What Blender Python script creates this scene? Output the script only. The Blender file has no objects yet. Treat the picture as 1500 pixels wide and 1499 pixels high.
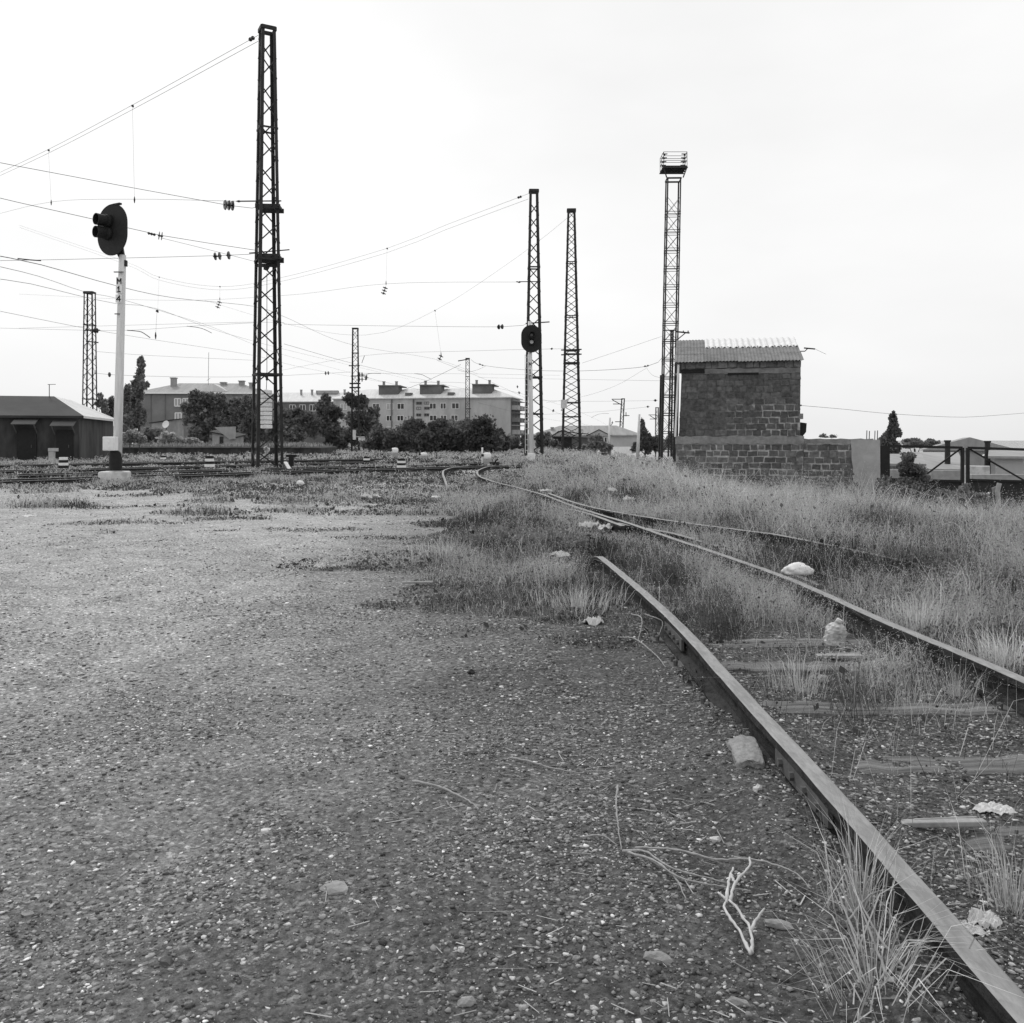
import bpy, bmesh, math, random
import numpy as np
from mathutils import Vector, Matrix, noise as mnoise

random.seed(11)
rng = np.random.default_rng(7)
scene = bpy.context.scene
COL = scene.collection
R = math.radians

# ------------------------------------------------------------------ camera, sky, sun, exposure
F, CX, HY, CH = 1300.0, 750.0, 645.0, 1.4     # focal length and horizon in photo pixels, eye height in metres
cam_d = bpy.data.cameras.new("camera")
cam = bpy.data.objects.new("camera", cam_d)
COL.objects.link(cam)
cam.location = (0, 0, CH)
cam.rotation_euler = (R(90), 0, 0)
cam_d.sensor_width = 36.0
cam_d.lens = 36.0 * F / 1500.0
cam_d.shift_y = -(749.5 - HY) / 1500.0
cam_d.clip_start = 0.05
cam_d.clip_end = 9000
scene.camera = cam

SUN_EL, SUN_AZ = 46.0, -34.0                  # azimuth from +Y clockwise: veiled sun ahead of the camera, on the left
world = bpy.data.worlds.new("World")
scene.world = world
world.use_nodes = True
wn, wl = world.node_tree.nodes, world.node_tree.links
wn.clear()
sky = wn.new("ShaderNodeTexSky")
sky.sky_type = 'NISHITA'
sky.sun_disc = False
sky.sun_elevation = R(SUN_EL)
sky.sun_rotation = R(SUN_AZ)
sky.dust_density = 4.0
bw = wn.new("ShaderNodeRGBToBW")
tc = wn.new("ShaderNodeTexCoord")
mp = wn.new("ShaderNodeMapping")
mp.inputs['Scale'].default_value = (1.0, 1.0, 2.6)
cn = wn.new("ShaderNodeTexNoise")
cn.inputs['Scale'].default_value = 1.6
cn.inputs['Detail'].default_value = 5
cr = wn.new("ShaderNodeMapRange")
cr.inputs[1].default_value = 0.3
cr.inputs[2].default_value = 0.7
cr.inputs[3].default_value = 9.0
cr.inputs[4].default_value = 10.8
mx = wn.new("ShaderNodeMix")                  # cloud deck over the clear sky
mx.data_type = 'FLOAT'
mx.inputs[0].default_value = 0.86
bg = wn.new("ShaderNodeBackground")
bg.inputs[1].default_value = 0.1
wo = wn.new("ShaderNodeOutputWorld")
wl.new(sky.outputs[0], bw.inputs[0])
wl.new(tc.outputs['Generated'], mp.inputs[0])
wl.new(mp.outputs[0], cn.inputs['Vector'])
wl.new(cn.outputs[0], cr.inputs[0])
wl.new(bw.outputs[0], mx.inputs[2])
wl.new(cr.outputs[0], mx.inputs[3])
wl.new(mx.outputs[0], bg.inputs[0])
wl.new(bg.outputs[0], wo.inputs[0])

sun_d = bpy.data.lights.new("sun", 'SUN')
sun_d.energy = 1.5
sun_d.angle = R(10)
sun_d.color = (1, 1, 1)
sun = bpy.data.objects.new("sun", sun_d)
COL.objects.link(sun)
sdir = Vector((math.sin(R(SUN_AZ)) * math.cos(R(SUN_EL)), math.cos(R(SUN_AZ)) * math.cos(R(SUN_EL)), math.sin(R(SUN_EL))))
sun.rotation_euler = sdir.to_track_quat('Z', 'Y').to_euler()
scene.view_settings.view_transform = 'Standard'
scene.view_settings.look = 'None'
scene.view_settings.gamma = 1
scene.view_settings.exposure = 0.0

# ------------------------------------------------------------------ helpers
def W(px, py, d):
    return Vector(((px - CX) / F * d, d, CH - (py - HY) / F * d))

def G(px, py, z=0.0):
    d = (CH - z) * F / (py - HY)
    return Vector(((px - CX) / F * d, d, z))

def vnoise(x, y, seed=0):
    x = np.asarray(x, float); y = np.asarray(y, float)
    xi = np.floor(x).astype(np.int64); yi = np.floor(y).astype(np.int64)
    fx = x - xi; fy = y - yi
    fx = fx * fx * (3 - 2 * fx); fy = fy * fy * (3 - 2 * fy)
    def h(a, b):
        n = (a * 374761393 + b * 668265263 + seed * 974634777) & 0x7fffffff
        n = ((n ^ (n >> 13)) * 1274126177) & 0x7fffffff
        return ((n ^ (n >> 16)) & 0xffff) / 65535.0
    return (h(xi, yi) * (1 - fx) + h(xi + 1, yi) * fx) * (1 - fy) + (h(xi, yi + 1) * (1 - fx) + h(xi + 1, yi + 1) * fx) * fy

def fbm(x, y, seed=0, o=4):
    s = 0; a = .5; t = 0
    for k in range(o):
        s = s + a * vnoise(np.asarray(x) * 2 ** k, np.asarray(y) * 2 ** k, seed + k * 17)
        t += a; a *= .5
    return s / t

def sstep(a, b, x):
    t = np.clip((np.asarray(x, float) - a) / (b - a), 0, 1)
    return t * t * (3 - 2 * t)

def terrain(x, y):
    """ground height: level yard, an embankment falling away to the right beyond the sidings"""
    x = np.asarray(x, float); y = np.asarray(y, float)
    z = -1.3 * sstep(3.5, 11.0, x) * sstep(9, 25, y)
    z = z - 2.2 * sstep(12, 30, x) * sstep(33, 60, y) * (1 - sstep(300, 900, y))
    return z

def tz(x, y):
    return float(terrain(x, y))

# ---- materials (the photograph is monochrome, so every pigment is a grey)
def new_mat(name):
    m = bpy.data.materials.new(name)
    m.use_nodes = True
    n, l = m.node_tree.nodes, m.node_tree.links
    b = n['Principled BSDF']
    return m, n, l, b

def grey(v):
    return (v, v, v, 1)

def M(name, v, var=.25, scale=6.0, rough=.8, metal=0.0, bump=0.0, stretch=(1, 1, 1), blot=0.0, blot_v=.5, spec=.3):
    m, n, l, b = new_mat(name)
    t = n.new("ShaderNodeTexCoord")
    mpn = n.new("ShaderNodeMapping")
    mpn.inputs['Scale'].default_value = stretch
    l.new(t.outputs['Object'], mpn.inputs[0])
    nz = n.new("ShaderNodeTexNoise")
    nz.inputs['Scale'].default_value = scale
    nz.inputs['Detail'].default_value = 8
    nz.inputs['Roughness'].default_value = .65
    l.new(mpn.outputs[0], nz.inputs['Vector'])
    r = n.new("ShaderNodeValToRGB")
    r.color_ramp.elements[0].position = .3
    r.color_ramp.elements[1].position = .7
    r.color_ramp.elements[0].color = grey(max(0.004, v * (1 - var)))
    r.color_ramp.elements[1].color = grey(min(.9, v * (1 + var)))
    l.new(nz.outputs[0], r.inputs[0])
    out = r.outputs[0]
    if blot > 0:
        n2 = n.new("ShaderNodeTexNoise")
        n2.inputs['Scale'].default_value = scale * .31
        n2.inputs['Detail'].default_value = 5
        l.new(mpn.outputs[0], n2.inputs['Vector'])
        r2 = n.new("ShaderNodeValToRGB")
        r2.color_ramp.elements[0].position = .5
        r2.color_ramp.elements[1].position = .66
        l.new(n2.outputs[0], r2.inputs[0])
        mm = n.new("ShaderNodeMath"); mm.operation = 'MULTIPLY'; mm.inputs[1].default_value = blot
        l.new(r2.outputs[0], mm.inputs[0])
        mix = n.new("ShaderNodeMix"); mix.data_type = 'RGBA'
        l.new(mm.outputs[0], mix.inputs[0]); l.new(out, mix.inputs[6]); mix.inputs[7].default_value = grey(blot_v)
        out = mix.outputs[2]
    l.new(out, b.inputs['Base Color'])
    b.inputs['Roughness'].default_value = rough
    b.inputs['Metallic'].default_value = metal
    b.inputs['Specular IOR Level'].default_value = spec
    if bump > 0:
        bp = n.new("ShaderNodeBump"); bp.inputs['Strength'].default_value = bump; bp.inputs['Distance'].default_value = .02
        l.new(nz.outputs[0], bp.inputs['Height']); l.new(bp.outputs[0], b.inputs['Normal'])
    return m

def M_tone(name, rough=.8, amp=.3, scale=20.0, bump=0.0, trans=0.0):
    """albedo from the mesh's own 'tone' attribute times a fine noise"""
    m, n, l, b = new_mat(name)
    a = n.new("ShaderNodeAttribute"); a.attribute_name = 'tone'
    t = n.new("ShaderNodeTexCoord")
    nz = n.new("ShaderNodeTexNoise"); nz.inputs['Scale'].default_value = scale; nz.inputs['Detail'].default_value = 6
    l.new(t.outputs['Object'], nz.inputs['Vector'])
    mr = n.new("ShaderNodeMapRange"); mr.inputs[1].default_value = .3; mr.inputs[2].default_value = .7
    mr.inputs[3].default_value = 1 - amp; mr.inputs[4].default_value = 1 + amp
    l.new(nz.outputs[0], mr.inputs[0])
    mu = n.new("ShaderNodeMath"); mu.operation = 'MULTIPLY'
    l.new(a.outputs['Fac'], mu.inputs[0]); l.new(mr.outputs[0], mu.inputs[1])
    l.new(mu.outputs[0], b.inputs['Base Color'])
    b.inputs['Roughness'].default_value = rough
    b.inputs['Specular IOR Level'].default_value = .25
    if bump > 0:
        bp = n.new("ShaderNodeBump"); bp.inputs['Strength'].default_value = bump; bp.inputs['Distance'].default_value = .02
        l.new(nz.outputs[0], bp.inputs['Height']); l.new(bp.outputs[0], b.inputs['Normal'])
    if trans > 0:                              # thin leaves let some light through
        tr = n.new("ShaderNodeBsdfTranslucent"); l.new(mu.outputs[0], tr.inputs['Color'])
        ms = n.new("ShaderNodeMixShader"); ms.inputs[0].default_value = trans
        l.new(b.outputs[0], ms.inputs[1]); l.new(tr.outputs[0], ms.inputs[2]); l.new(ms.outputs[0], n['Material Output'].inputs[0])
    return m

MT = {}
MT['steel'] = M('dark_lattice_steel', .028, .35, 3, .65, .0, spec=.25)
MT['steel_far'] = M('weathered_lattice_steel', .045, .3, 3, .7, spec=.2)
MT['wire'] = M('wire_metal', .04, .2, 3, .6, spec=.2)
MT['insulator'] = M('brown_glazed_porcelain', .02, .2, 5, .3, spec=.5)
MT['black'] = M('black_signal_paint', .016, .3, 6, .6, spec=.25)
MT['white'] = M('white_paint', .78, .08, 5, .6, blot=.3, blot_v=.55)
MT['white_worn'] = M('worn_white_paint', .6, .18, 9, .75, blot=.6, blot_v=.3)
MT['pole'] = M('whitewashed_pole', .68, .15, 2.5, .7, stretch=(4, 4, .5), blot=.4, blot_v=.36)
MT['disc'] = M('limewashed_weight', .88, .03, 5, .7)
MT['lens'] = M('pale_lens_glass', .6, .1, 4, .2, spec=.6)
MT['concrete'] = M('pale_concrete', .34, .2, 5, .9, bump=.3, blot=.4, blot_v=.22)
MT['concrete_far'] = M('grey_concrete', .3, .2, 1.2, .9, blot=.3, blot_v=.2)
MT['plaster'] = M('grey_plaster', .42, .2, .5, .9, stretch=(1, 1, .4), blot=.5, blot_v=.26)
MT['plaster_dark'] = M('dark_stone_wall', .14, .22, .4, .9, blot=.4, blot_v=.07)
MT['station'] = M('dark_mottled_wall', .045, .55, 1.6, .9, stretch=(1, 1, .3), blot=.6, blot_v=.1)  # dark wall tone with paler mottling drawn out upwards
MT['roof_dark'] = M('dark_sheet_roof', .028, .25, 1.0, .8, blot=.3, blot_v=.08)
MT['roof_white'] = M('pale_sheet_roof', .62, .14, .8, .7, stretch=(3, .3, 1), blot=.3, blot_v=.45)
MT['roof_mid'] = M('grey_sheet_roof', .3, .2, .8, .8, stretch=(3, .3, 1), blot=.4, blot_v=.4)
MT['slate'] = M('asbestos_roof_sheet', .2, .3, 3.5, .9, bump=.2, blot=.5, blot_v=.22)
MT['slate_new'] = M('new_white_roof_sheet', .74, .1, 4, .8)
MT['glass'] = M('dark_window_glass', .03, .3, 2, .15, spec=.5)
MT['curtain'] = M('curtained_window', .35, .25, .6, .4)
MT['frame'] = M('white_window_frame', .65, .1, 2, .6)
MT['tonewall'] = M_tone('tuff_blocks', .92, .35, 9, bump=.6)
MT['rail'] = M('rusty_rail_steel', .036, .55, 26, .85, bump=.8, stretch=(1, .6, 1), blot=.5, blot_v=.075, spec=.1)
MT['railtop'] = M('worn_rail_head', .25, .3, 22, .55, stretch=(2.2, .5, 1), spec=.35, bump=.25, blot=.7, blot_v=.17)
MT['sleeper'] = M('weathered_sleeper_wood', .16, .6, 7, .95, bump=1.0, stretch=(.3, 7, 3), blot=.55, blot_v=.36, spec=.1)
MT['plate'] = M('rusty_tie_plate', .1, .3, 14, .7, bump=.3)
MT['bark'] = M('tree_bark', .07, .3, 4, .9, bump=.5)
MT['leaf'] = M_tone('tree_leaves', .75, .3, 1.5, trans=.4)
MT['grass'] = M_tone('grass_blades', .8, .2, 3, trans=.3)
MT['pebble'] = M_tone('gravel_stone', .85, .25, 60, bump=.3)
MT['stone'] = M('pale_field_stone', .27, .3, 40, .9, bump=.5, blot=.6, blot_v=.2)
MT['twig'] = M('bleached_dry_wood', .5, .2, 30, .8, stretch=(1, 1, 1), blot=.3, blot_v=.35)
MT['twig_dark'] = M('grey_dry_twig', .3, .25, 30, .85)
MT['bag'] = M('white_plastic_sack', .74, .1, 8, .5, blot=.25, blot_v=.55)
MT['cloth'] = M('dirty_white_rag', .58, .2, 12, .8, blot=.4, blot_v=.4)
MT['jug'] = M('milky_plastic', .52, .3, 30, .45, stretch=(1, 1, .25), blot=.6, blot_v=.34)
MT['gate'] = M('dark_gate_paint', .018, .3, 5, .7)
MT['sheet'] = M('dark_gate_sheet', .03, .4, 3, .8, blot=.3, blot_v=.07)
MT['ink'] = M('black_lettering', .02, .1, 8, .7)

# ---- mesh collector
class MB:
    def __init__(self):
        self.v, self.f, self.mi, self.t = [], [], [], []
    def face(self, idx, mi=0, tone=None):
        self.f.append(tuple(idx)); self.mi.append(mi); self.t.append(tone if tone is not None else .2)
    def hexa(self, c, mi=0, tone=None):
        b = len(self.v); self.v += [Vector(p) for p in c]
        for q in ((0, 3, 2, 1), (4, 5, 6, 7), (0, 1, 5, 4), (1, 2, 6, 5), (2, 3, 7, 6), (3, 0, 4, 7)):
            self.face([b + i for i in q], mi, tone)
        return self
    def box(self, c, s, rz=0.0, mi=0, tone=None):
        c = Vector(c); x, y, z = s[0] / 2, s[1] / 2, s[2] / 2
        ca, sa = math.cos(rz), math.sin(rz)
        P = []
        for dz in (-z, z):
            for dx, dy in ((-x, -y), (x, -y), (x, y), (-x, y)):
                P.append(c + Vector((dx * ca - dy * sa, dx * sa + dy * ca, dz)))
        return self.hexa(P, mi, tone)
    def bar(self, p, q, w, h=None, up=(0, 0, 1), mi=0):
        p, q = Vector(p), Vector(q); h = h or w
        d = (q - p).normalized(); up = Vector(up)
        if abs(d.dot(up)) > .97: up = Vector((1, 0, 0))
        a = d.cross(up).normalized() * w / 2; b = a.cross(d).normalized() * h / 2
        return self.hexa([p - a - b, p + a - b, q + a - b, q - a - b, p - a + b, p + a + b, q + a + b, q - a + b], mi)
    def tube(self, pts, r, n=6, r1=None, cap=True, mi=0, knot=0.0):
        pts = [Vector(p) for p in pts]; r1 = r if r1 is None else r1; L = len(pts); b = len(self.v)
        ref = None
        for i, p in enumerate(pts):
            d = (pts[min(i + 1, L - 1)] - pts[max(i - 1, 0)]).normalized()
            if ref is None:
                ref = Vector((0, 0, 1)) if abs(d.z) < .9 else Vector((1, 0, 0))
            a = d.cross(ref)
            if a.length < 1e-4: a = d.cross(Vector((.3, 1, .2)))
            a.normalize(); c = a.cross(d).normalized()
            rr = (r + (r1 - r) * i / max(1, L - 1)) * (1 + knot * random.uniform(-1, 1))
            for k in range(n):
                t = 2 * math.pi * k / n
                self.v.append(p + a * (rr * math.cos(t)) + c * (rr * math.sin(t)))
        for i in range(L - 1):
            for k in range(n):
                k2 = (k + 1) % n
                self.face((b + i * n + k, b + i * n + k2, b + (i + 1) * n + k2, b + (i + 1) * n + k), mi)
        if cap:
            self.face([b + k for k in range(n)][::-1], mi); self.face([b + (L - 1) * n + k for k in range(n)], mi)
        return self
    def lathe(self, prof, o, axis=(0, 0, 1), n=14, mi=0):
        """prof: list of (radius, distance along the axis)"""
        o = Vector(o); ax = Vector(axis).normalized()
        ref = Vector((0, 0, 1)) if abs(ax.z) < .9 else Vector((1, 0, 0))
        a = ax.cross(ref).normalized(); c = ax.cross(a).normalized(); b = len(self.v)
        for r, h in prof:
            for k in range(n):
                t = 2 * math.pi * k / n
                self.v.append(o + ax * h + a * (r * math.cos(t)) + c * (r * math.sin(t)))
        for i in range(len(prof) - 1):
            for k in range(n):
                k2 = (k + 1) % n
                self.face((b + i * n + k, b + i * n + k2, b + (i + 1) * n + k2, b + (i + 1) * n + k), mi)
        self.face([b + k for k in range(n)][::-1], mi); self.face([b + (len(prof) - 1) * n + k for k in range(n)], mi)
        return self
    def poly(self, pts, mi=0, tone=None):
        b = len(self.v); self.v += [Vector(p) for p in pts]
        self.face(range(b, b + len(pts)), mi, tone); return self
    def prism(self, pts, ext, mi=0):
        ext = Vector(ext); n = len(pts); b = len(self.v)
        self.v += [Vector(p) for p in pts] + [Vector(p) + ext for p in pts]
        self.face([b + i for i in range(n)][::-1], mi); self.face([b + n + i for i in range(n)], mi)
        for i in range(n):
            j = (i + 1) % n
            self.face((b + i, b + j, b + n + j, b + n + i), mi)
        return self
    def build(self, name, mats, parent=None, smooth=False, loc=None, bevel=0.0):
        if not isinstance(mats, (list, tuple)): mats = [mats]
        if parent is not None: o = Vector(parent['_w'])
        elif loc is not None: o = Vector(loc)
        else:
            o = Vector((sum(p.x for p in self.v) / len(self.v), sum(p.y for p in self.v) / len(self.v), min(p.z for p in self.v)))
        me = bpy.data.meshes.new(name)
        me.from_pydata([tuple(p - o) for p in self.v], [], self.f)
        for m in mats: me.materials.append(m)
        me.polygons.foreach_set('material_index', self.mi)
        at = me.attributes.new('tone', 'FLOAT', 'FACE'); at.data.foreach_set('value', self.t)
        bm = bmesh.new(); bm.from_mesh(me); bmesh.ops.recalc_face_normals(bm, faces=bm.faces); bm.to_mesh(me); bm.free()
        if smooth: me.polygons.foreach_set('use_smooth', [True] * len(me.polygons))
        ob = bpy.data.objects.new(name, me); COL.objects.link(ob)
        ob['_w'] = tuple(o)
        if parent is not None:
            ob.parent = parent
        else:
            ob.location = o
        if bevel > 0:
            md = ob.modifiers.new('bevel', 'BEVEL'); md.width = bevel; md.segments = 2; md.limit_method = 'ANGLE'
        return ob

def tag(o, label, cat, group=None, kind=None):
    o['label'] = label
    if cat: o['category'] = cat
    if group: o['group'] = group
    if kind: o['kind'] = kind
    return o

def thing(name, label, cat, loc, group=None):
    o = bpy.data.objects.new(name, None); COL.objects.link(o)
    o.empty_display_size = .3
    o.location = loc; o['_w'] = tuple(Vector(loc))
    return tag(o, label, cat, group)

def np_mesh(name, V, loops, starts, tone, mat, loc=(0, 0, 0), parent=None, smooth=False):
    me = bpy.data.meshes.new(name)
    V = np.asarray(V, np.float32) - np.array(loc if parent is None else tuple(parent['_w']), np.float32)
    me.vertices.add(len(V)); me.vertices.foreach_set('co', V.ravel())
    me.loops.add(len(loops)); me.loops.foreach_set('vertex_index', np.asarray(loops, np.int32))
    me.polygons.add(len(starts)); me.polygons.foreach_set('loop_start', np.asarray(starts, np.int32))
    if tone is not None:
        at = me.attributes.new('tone', 'FLOAT', 'POINT'); at.data.foreach_set('value', np.asarray(tone, np.float32))
    me.materials.append(mat)
    me.update(calc_edges=True)
    if smooth: me.polygons.foreach_set('use_smooth', np.ones(len(starts), bool))
    o = bpy.data.objects.new(name, me); COL.objects.link(o)
    if parent is not None:
        o.parent = parent; o['_w'] = tuple(parent['_w'])
    else:
        o.location = loc; o['_w'] = tuple(loc)
    return o

def smooth_line(pts, step=.5):
    """Catmull-Rom through the points"""
    P = [Vector(p) for p in pts]
    if len(P) < 3: return P
    Q = [P[0] * 2 - P[1]] + P + [P[-1] * 2 - P[-2]]
    out = []
    for i in range(1, len(Q) - 2):
        a, b, c, d = Q[i - 1], Q[i], Q[i + 1], Q[i + 2]
        k = max(2, int((c - b).length / step))
        for j in range(k):
            t = j / k
            out.append(.5 * ((2 * b) + (c - a) * t + (2 * a - 5 * b + 4 * c - d) * t * t + (3 * b - a - 3 * c + d) * t ** 3))
    out.append(P[-1])
    return out

def blades(P, h, w, lean, tone, yaw=None, curve=.5):
    n = len(P); yaw = rng.uniform(0, 2 * np.pi, n) if yaw is None else yaw
    ld = np.stack([np.cos(yaw), np.sin(yaw), np.zeros(n)], 1)
    f = rng.uniform(0, 2 * np.pi, n); wd = np.stack([np.cos(f), np.sin(f), np.zeros(n)], 1) * (w[:, None] * .5)
    upv = np.array([0, 0, 1.0])
    m = P + upv * (h * .58)[:, None] + ld * (h * lean * .32)[:, None]
    t = P + upv * (h * (1 - .25 * lean * lean))[:, None] + ld * (h * lean)[:, None]
    v = np.stack([P - wd, P + wd, m + wd * .75, m - wd * .75, t], 1).reshape(-1, 3)
    b = (np.arange(n) * 5)[:, None]
    lp = np.concatenate([b + np.array([0, 1, 2, 3]), b + np.array([3, 2, 4])], 1).ravel()
    st = (np.arange(n) * 7)[:, None] + np.array([0, 4]); 
    return v, lp, st.ravel(), np.repeat(tone, 5)

# ------------------------------------------------------------------ ground: one sheet out to the horizon
def axis(lo, hi, fine, a, b, far):
    xs = list(np.arange(a, b, fine))
    s = fine; x = b
    while x < far: xs.append(x); s *= 1.07; x += s
    s = fine; x = a - fine; L = []
    while x > -far if lo < 0 else x > lo: L.append(x); s *= 1.07; x -= s
    return np.array(sorted(L + xs + [far] + ([-far] if lo < 0 else [lo])))

gx = axis(-1, 0, .035, -4.2, 6.0, 4000)
gy = axis(-1, 0, .035, 1.2, 12.0, 6000)
gy = gy[gy > -40]
GXX, GYY = np.meshgrid(gx, gy)

def bumps(x, y):
    d = np.hypot(x, y)
    near = 1 - sstep(25, 60, d)
    b = (fbm(x * 1.1, y * 1.1, 3, 4) - .5) * .05 + (fbm(x * 9, y * 9, 5, 3) - .5) * .022 * (1 - sstep(9, 16, d))
    inner = sstep(.9, 1.2, x) * (1 - sstep(4.6, 5.5, x))
    lump = (fbm(x * 4, y * 4, 31, 3) - .5) * .04 * inner * (1 - sstep(10, 16, d))
    berm = np.exp(-((x - .98) / .16) ** 2) * (.2 + 1.1 * fbm(x * 3, y * 2.2, 91, 3)) * .07 + np.exp(-((x - 1.3) / .16) ** 2) * (.1 + 1.1 * fbm(x * 3, y * 2.2, 92, 3)) * .06
    berm = berm * (1 - sstep(7, 9, y)) * (y > 0) * (1 - .6 * sstep(4.3, 4.8, y) * (1 - sstep(6.2, 6.8, y)))
    rut = -.018 * np.exp(-((x + 1.5 - .12 * y + .01 * y * y) / .22) ** 2) - .014 * np.exp(-((x + 3.0 - .12 * y + .01 * y * y) / .22) ** 2)
    return (b + lump + rut) * near - .012 * near + berm

def gz(x, y):
    return terrain(x, y) + bumps(np.asarray(x, float), np.asarray(y, float))

def dusty(x, y):
    """1 on the pale trodden dust of the lot, 0 on the oily ballast by the rails"""
    c = 1.15 - .165 * y + .0055 * y * y
    w = sstep(-2.9, 1.7, (-x + c - 2.1) + (fbm(x * .5, y * .5, 9, 4) - .5) * 2.6)
    w = w * (.66 + .34 * sstep(2.6, 7, y))
    w = np.maximum(w, .75 * sstep(16, 24, y))
    return np.clip(w * (.78 + .44 * fbm(x * 1.6, y * .8, 21, 4)), 0, 1)

GZZ = gz(GXX, GYY)
nr, nc = GXX.shape
V = np.stack([GXX.ravel(), GYY.ravel(), GZZ.ravel()], 1)
I = np.arange(nr * nc).reshape(nr, nc)
Q = np.stack([I[:-1, :-1], I[:-1, 1:], I[1:, 1:], I[1:, :-1]], -1).reshape(-1, 4)

def ground_material():
    m, n, l, b = new_mat('trodden_gravel_dirt')
    a = n.new("ShaderNodeAttribute"); a.attribute_name = 'tone'
    t = n.new("ShaderNodeTexCoord")
    def tex(sc, det=8, ro=.6):
        z = n.new("ShaderNodeTexNoise"); z.inputs['Scale'].default_value = sc; z.inputs['Detail'].default_value = det
        z.inputs['Roughness'].default_value = ro; l.new(t.outputs['Object'], z.inputs['Vector']); return z
    base = n.new("ShaderNodeMix"); base.data_type = 'RGBA'
    base.inputs[6].default_value = grey(.098); base.inputs[7].default_value = grey(.36)
    l.new(a.outputs['Fac'], base.inputs[0])
    n1 = tex(2.2); n2 = tex(38, 10, .75)
    r1 = n.new("ShaderNodeMapRange"); r1.inputs[1].default_value = .3; r1.inputs[2].default_value = .7; r1.inputs[3].default_value = .78; r1.inputs[4].default_value = 1.22
    l.new(n1.outputs[0], r1.inputs[0])
    r2 = n.new("ShaderNodeMapRange"); r2.inputs[1].default_value = .32; r2.inputs[2].default_value = .68; r2.inputs[3].default_value = .3; r2.inputs[4].default_value = 1.75
    l.new(n2.outputs[0], r2.inputs[0])
    mu = n.new("ShaderNodeMath"); mu.operation = 'MULTIPLY'; l.new(r1.outputs[0], mu.inputs[0]); l.new(r2.outputs[0], mu.inputs[1])
    v1 = n.new("ShaderNodeTexVoronoi"); v1.inputs['Scale'].default_value = 62
    l.new(t.outputs['Object'], v1.inputs['Vector'])
    sp = n.new("ShaderNodeSeparateColor"); l.new(v1.outputs['Color'], sp.inputs[0])
    rp = n.new("ShaderNodeValToRGB")          # a scatter of pale and dark grit
    e = rp.color_ramp.elements
    e[0].position = 0; e[0].color = grey(.5); e[1].position = 1; e[1].color = grey(2.1 / 2.4)
    for p, c in ((.12, .3), (.2, .42), (.8, .45), (.92, .7)):
        x = e.new(p); x.color = grey(c)
    l.new(sp.outputs[0], rp.inputs[0])
    mu2 = n.new("ShaderNodeMath"); mu2.operation = 'MULTIPLY'; mu2.inputs[1].default_value = 2.3
    l.new(rp.outputs[0], mu2.inputs[0])
    mu3 = n.new("ShaderNodeMath"); mu3.operation = 'MULTIPLY'; l.new(mu.outputs[0], mu3.inputs[0]); l.new(mu2.outputs[0], mu3.inputs[1])
    mc = n.new("ShaderNodeMix"); mc.data_type = 'RGBA'; mc.blend_type = 'MULTIPLY'; mc.inputs[0].default_value = 1
    l.new(base.outputs[2], mc.inputs[6]); l.new(mu3.outputs[0], mc.inputs[7])
    l.new(mc.outputs[2], b.inputs['Base Color'])
    b.inputs['Roughness'].default_value = .92; b.inputs['Specular IOR Level'].default_value = .08
    bp = n.new("ShaderNodeBump"); bp.inputs['Strength'].default_value = 1.0; bp.inputs['Distance'].default_value = .02
    l.new(n2.outputs[0], bp.inputs['Height'])
    b2 = n.new("ShaderNodeBump"); b2.inputs['Strength'].default_value = .5; b2.inputs['Distance'].default_value = .008; b2.invert = True
    l.new(v1.outputs['Distance'], b2.inputs['Height']); l.new(bp.outputs[0], b2.inputs['Normal'])
    l.new(b2.outputs[0], b.inputs['Normal'])
    return m

ground = np_mesh('ground', V, Q.ravel(), np.arange(0, len(Q) * 4, 4), dusty(V[:, 0], V[:, 1]), ground_material(), smooth=True)
tag(ground, 'trodden gravel and dirt ground of the railway yard', 'ground', kind='structure')

# ------------------------------------------------------------------ railway tracks
def rail_mesh(line, ztop=.155, step=.1):
    """flat-bottomed rail swept along a line of head centres"""
    L = smooth_line(line, step)
    prof = [(-.075, -.155), (.075, -.155), (.075, -.143), (.012, -.125), (.01, -.045), (.037, -.036), (.037, -.004), (.03, 0), (-.03, 0), (-.037, -.004), (-.037, -.036), (-.01, -.045), (-.012, -.125), (-.075, -.143)]
    mb = MB(); n = len(prof)
    for i, p in enumerate(L):
        d = (L[min(i + 1, len(L) - 1)] - L[max(i - 1, 0)]); d.z = 0; d.normalize()
        s = Vector((d.y, -d.x, 0))
        jx = .0035 * mnoise.noise(p * 3.1) if step < .3 else 0; jz = .0025 * mnoise.noise(p * 5.3 + Vector((7, 1, 0))) if step < .3 else 0
        for q, (a, h) in enumerate(prof):
            e = .0016 * mnoise.noise(Vector((q * 3.3, p.y * 19, p.x))) if step < .3 else 0
            mb.v.append(p + s * (a + jx + e) + Vector((0, 0, ztop + h + (jz + e * .6 if q > 3 else 0))))
    for i in range(len(L) - 1):
        for k in range(n):
            k2 = (k + 1) % n
            mb.face((i * n + k, i * n + k2, (i + 1) * n + k2, (i + 1) * n + k), 1 if k in (6, 7, 8) else 0)
    mb.face(list(range(n))[::-1]); mb.face([(len(L) - 1) * n + k for k in range(n)])
    return mb

def ln(pts, zoff=0.0):
    return [Vector((x, y, tz(x, y) + zoff)) for x, y in pts]

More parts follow.
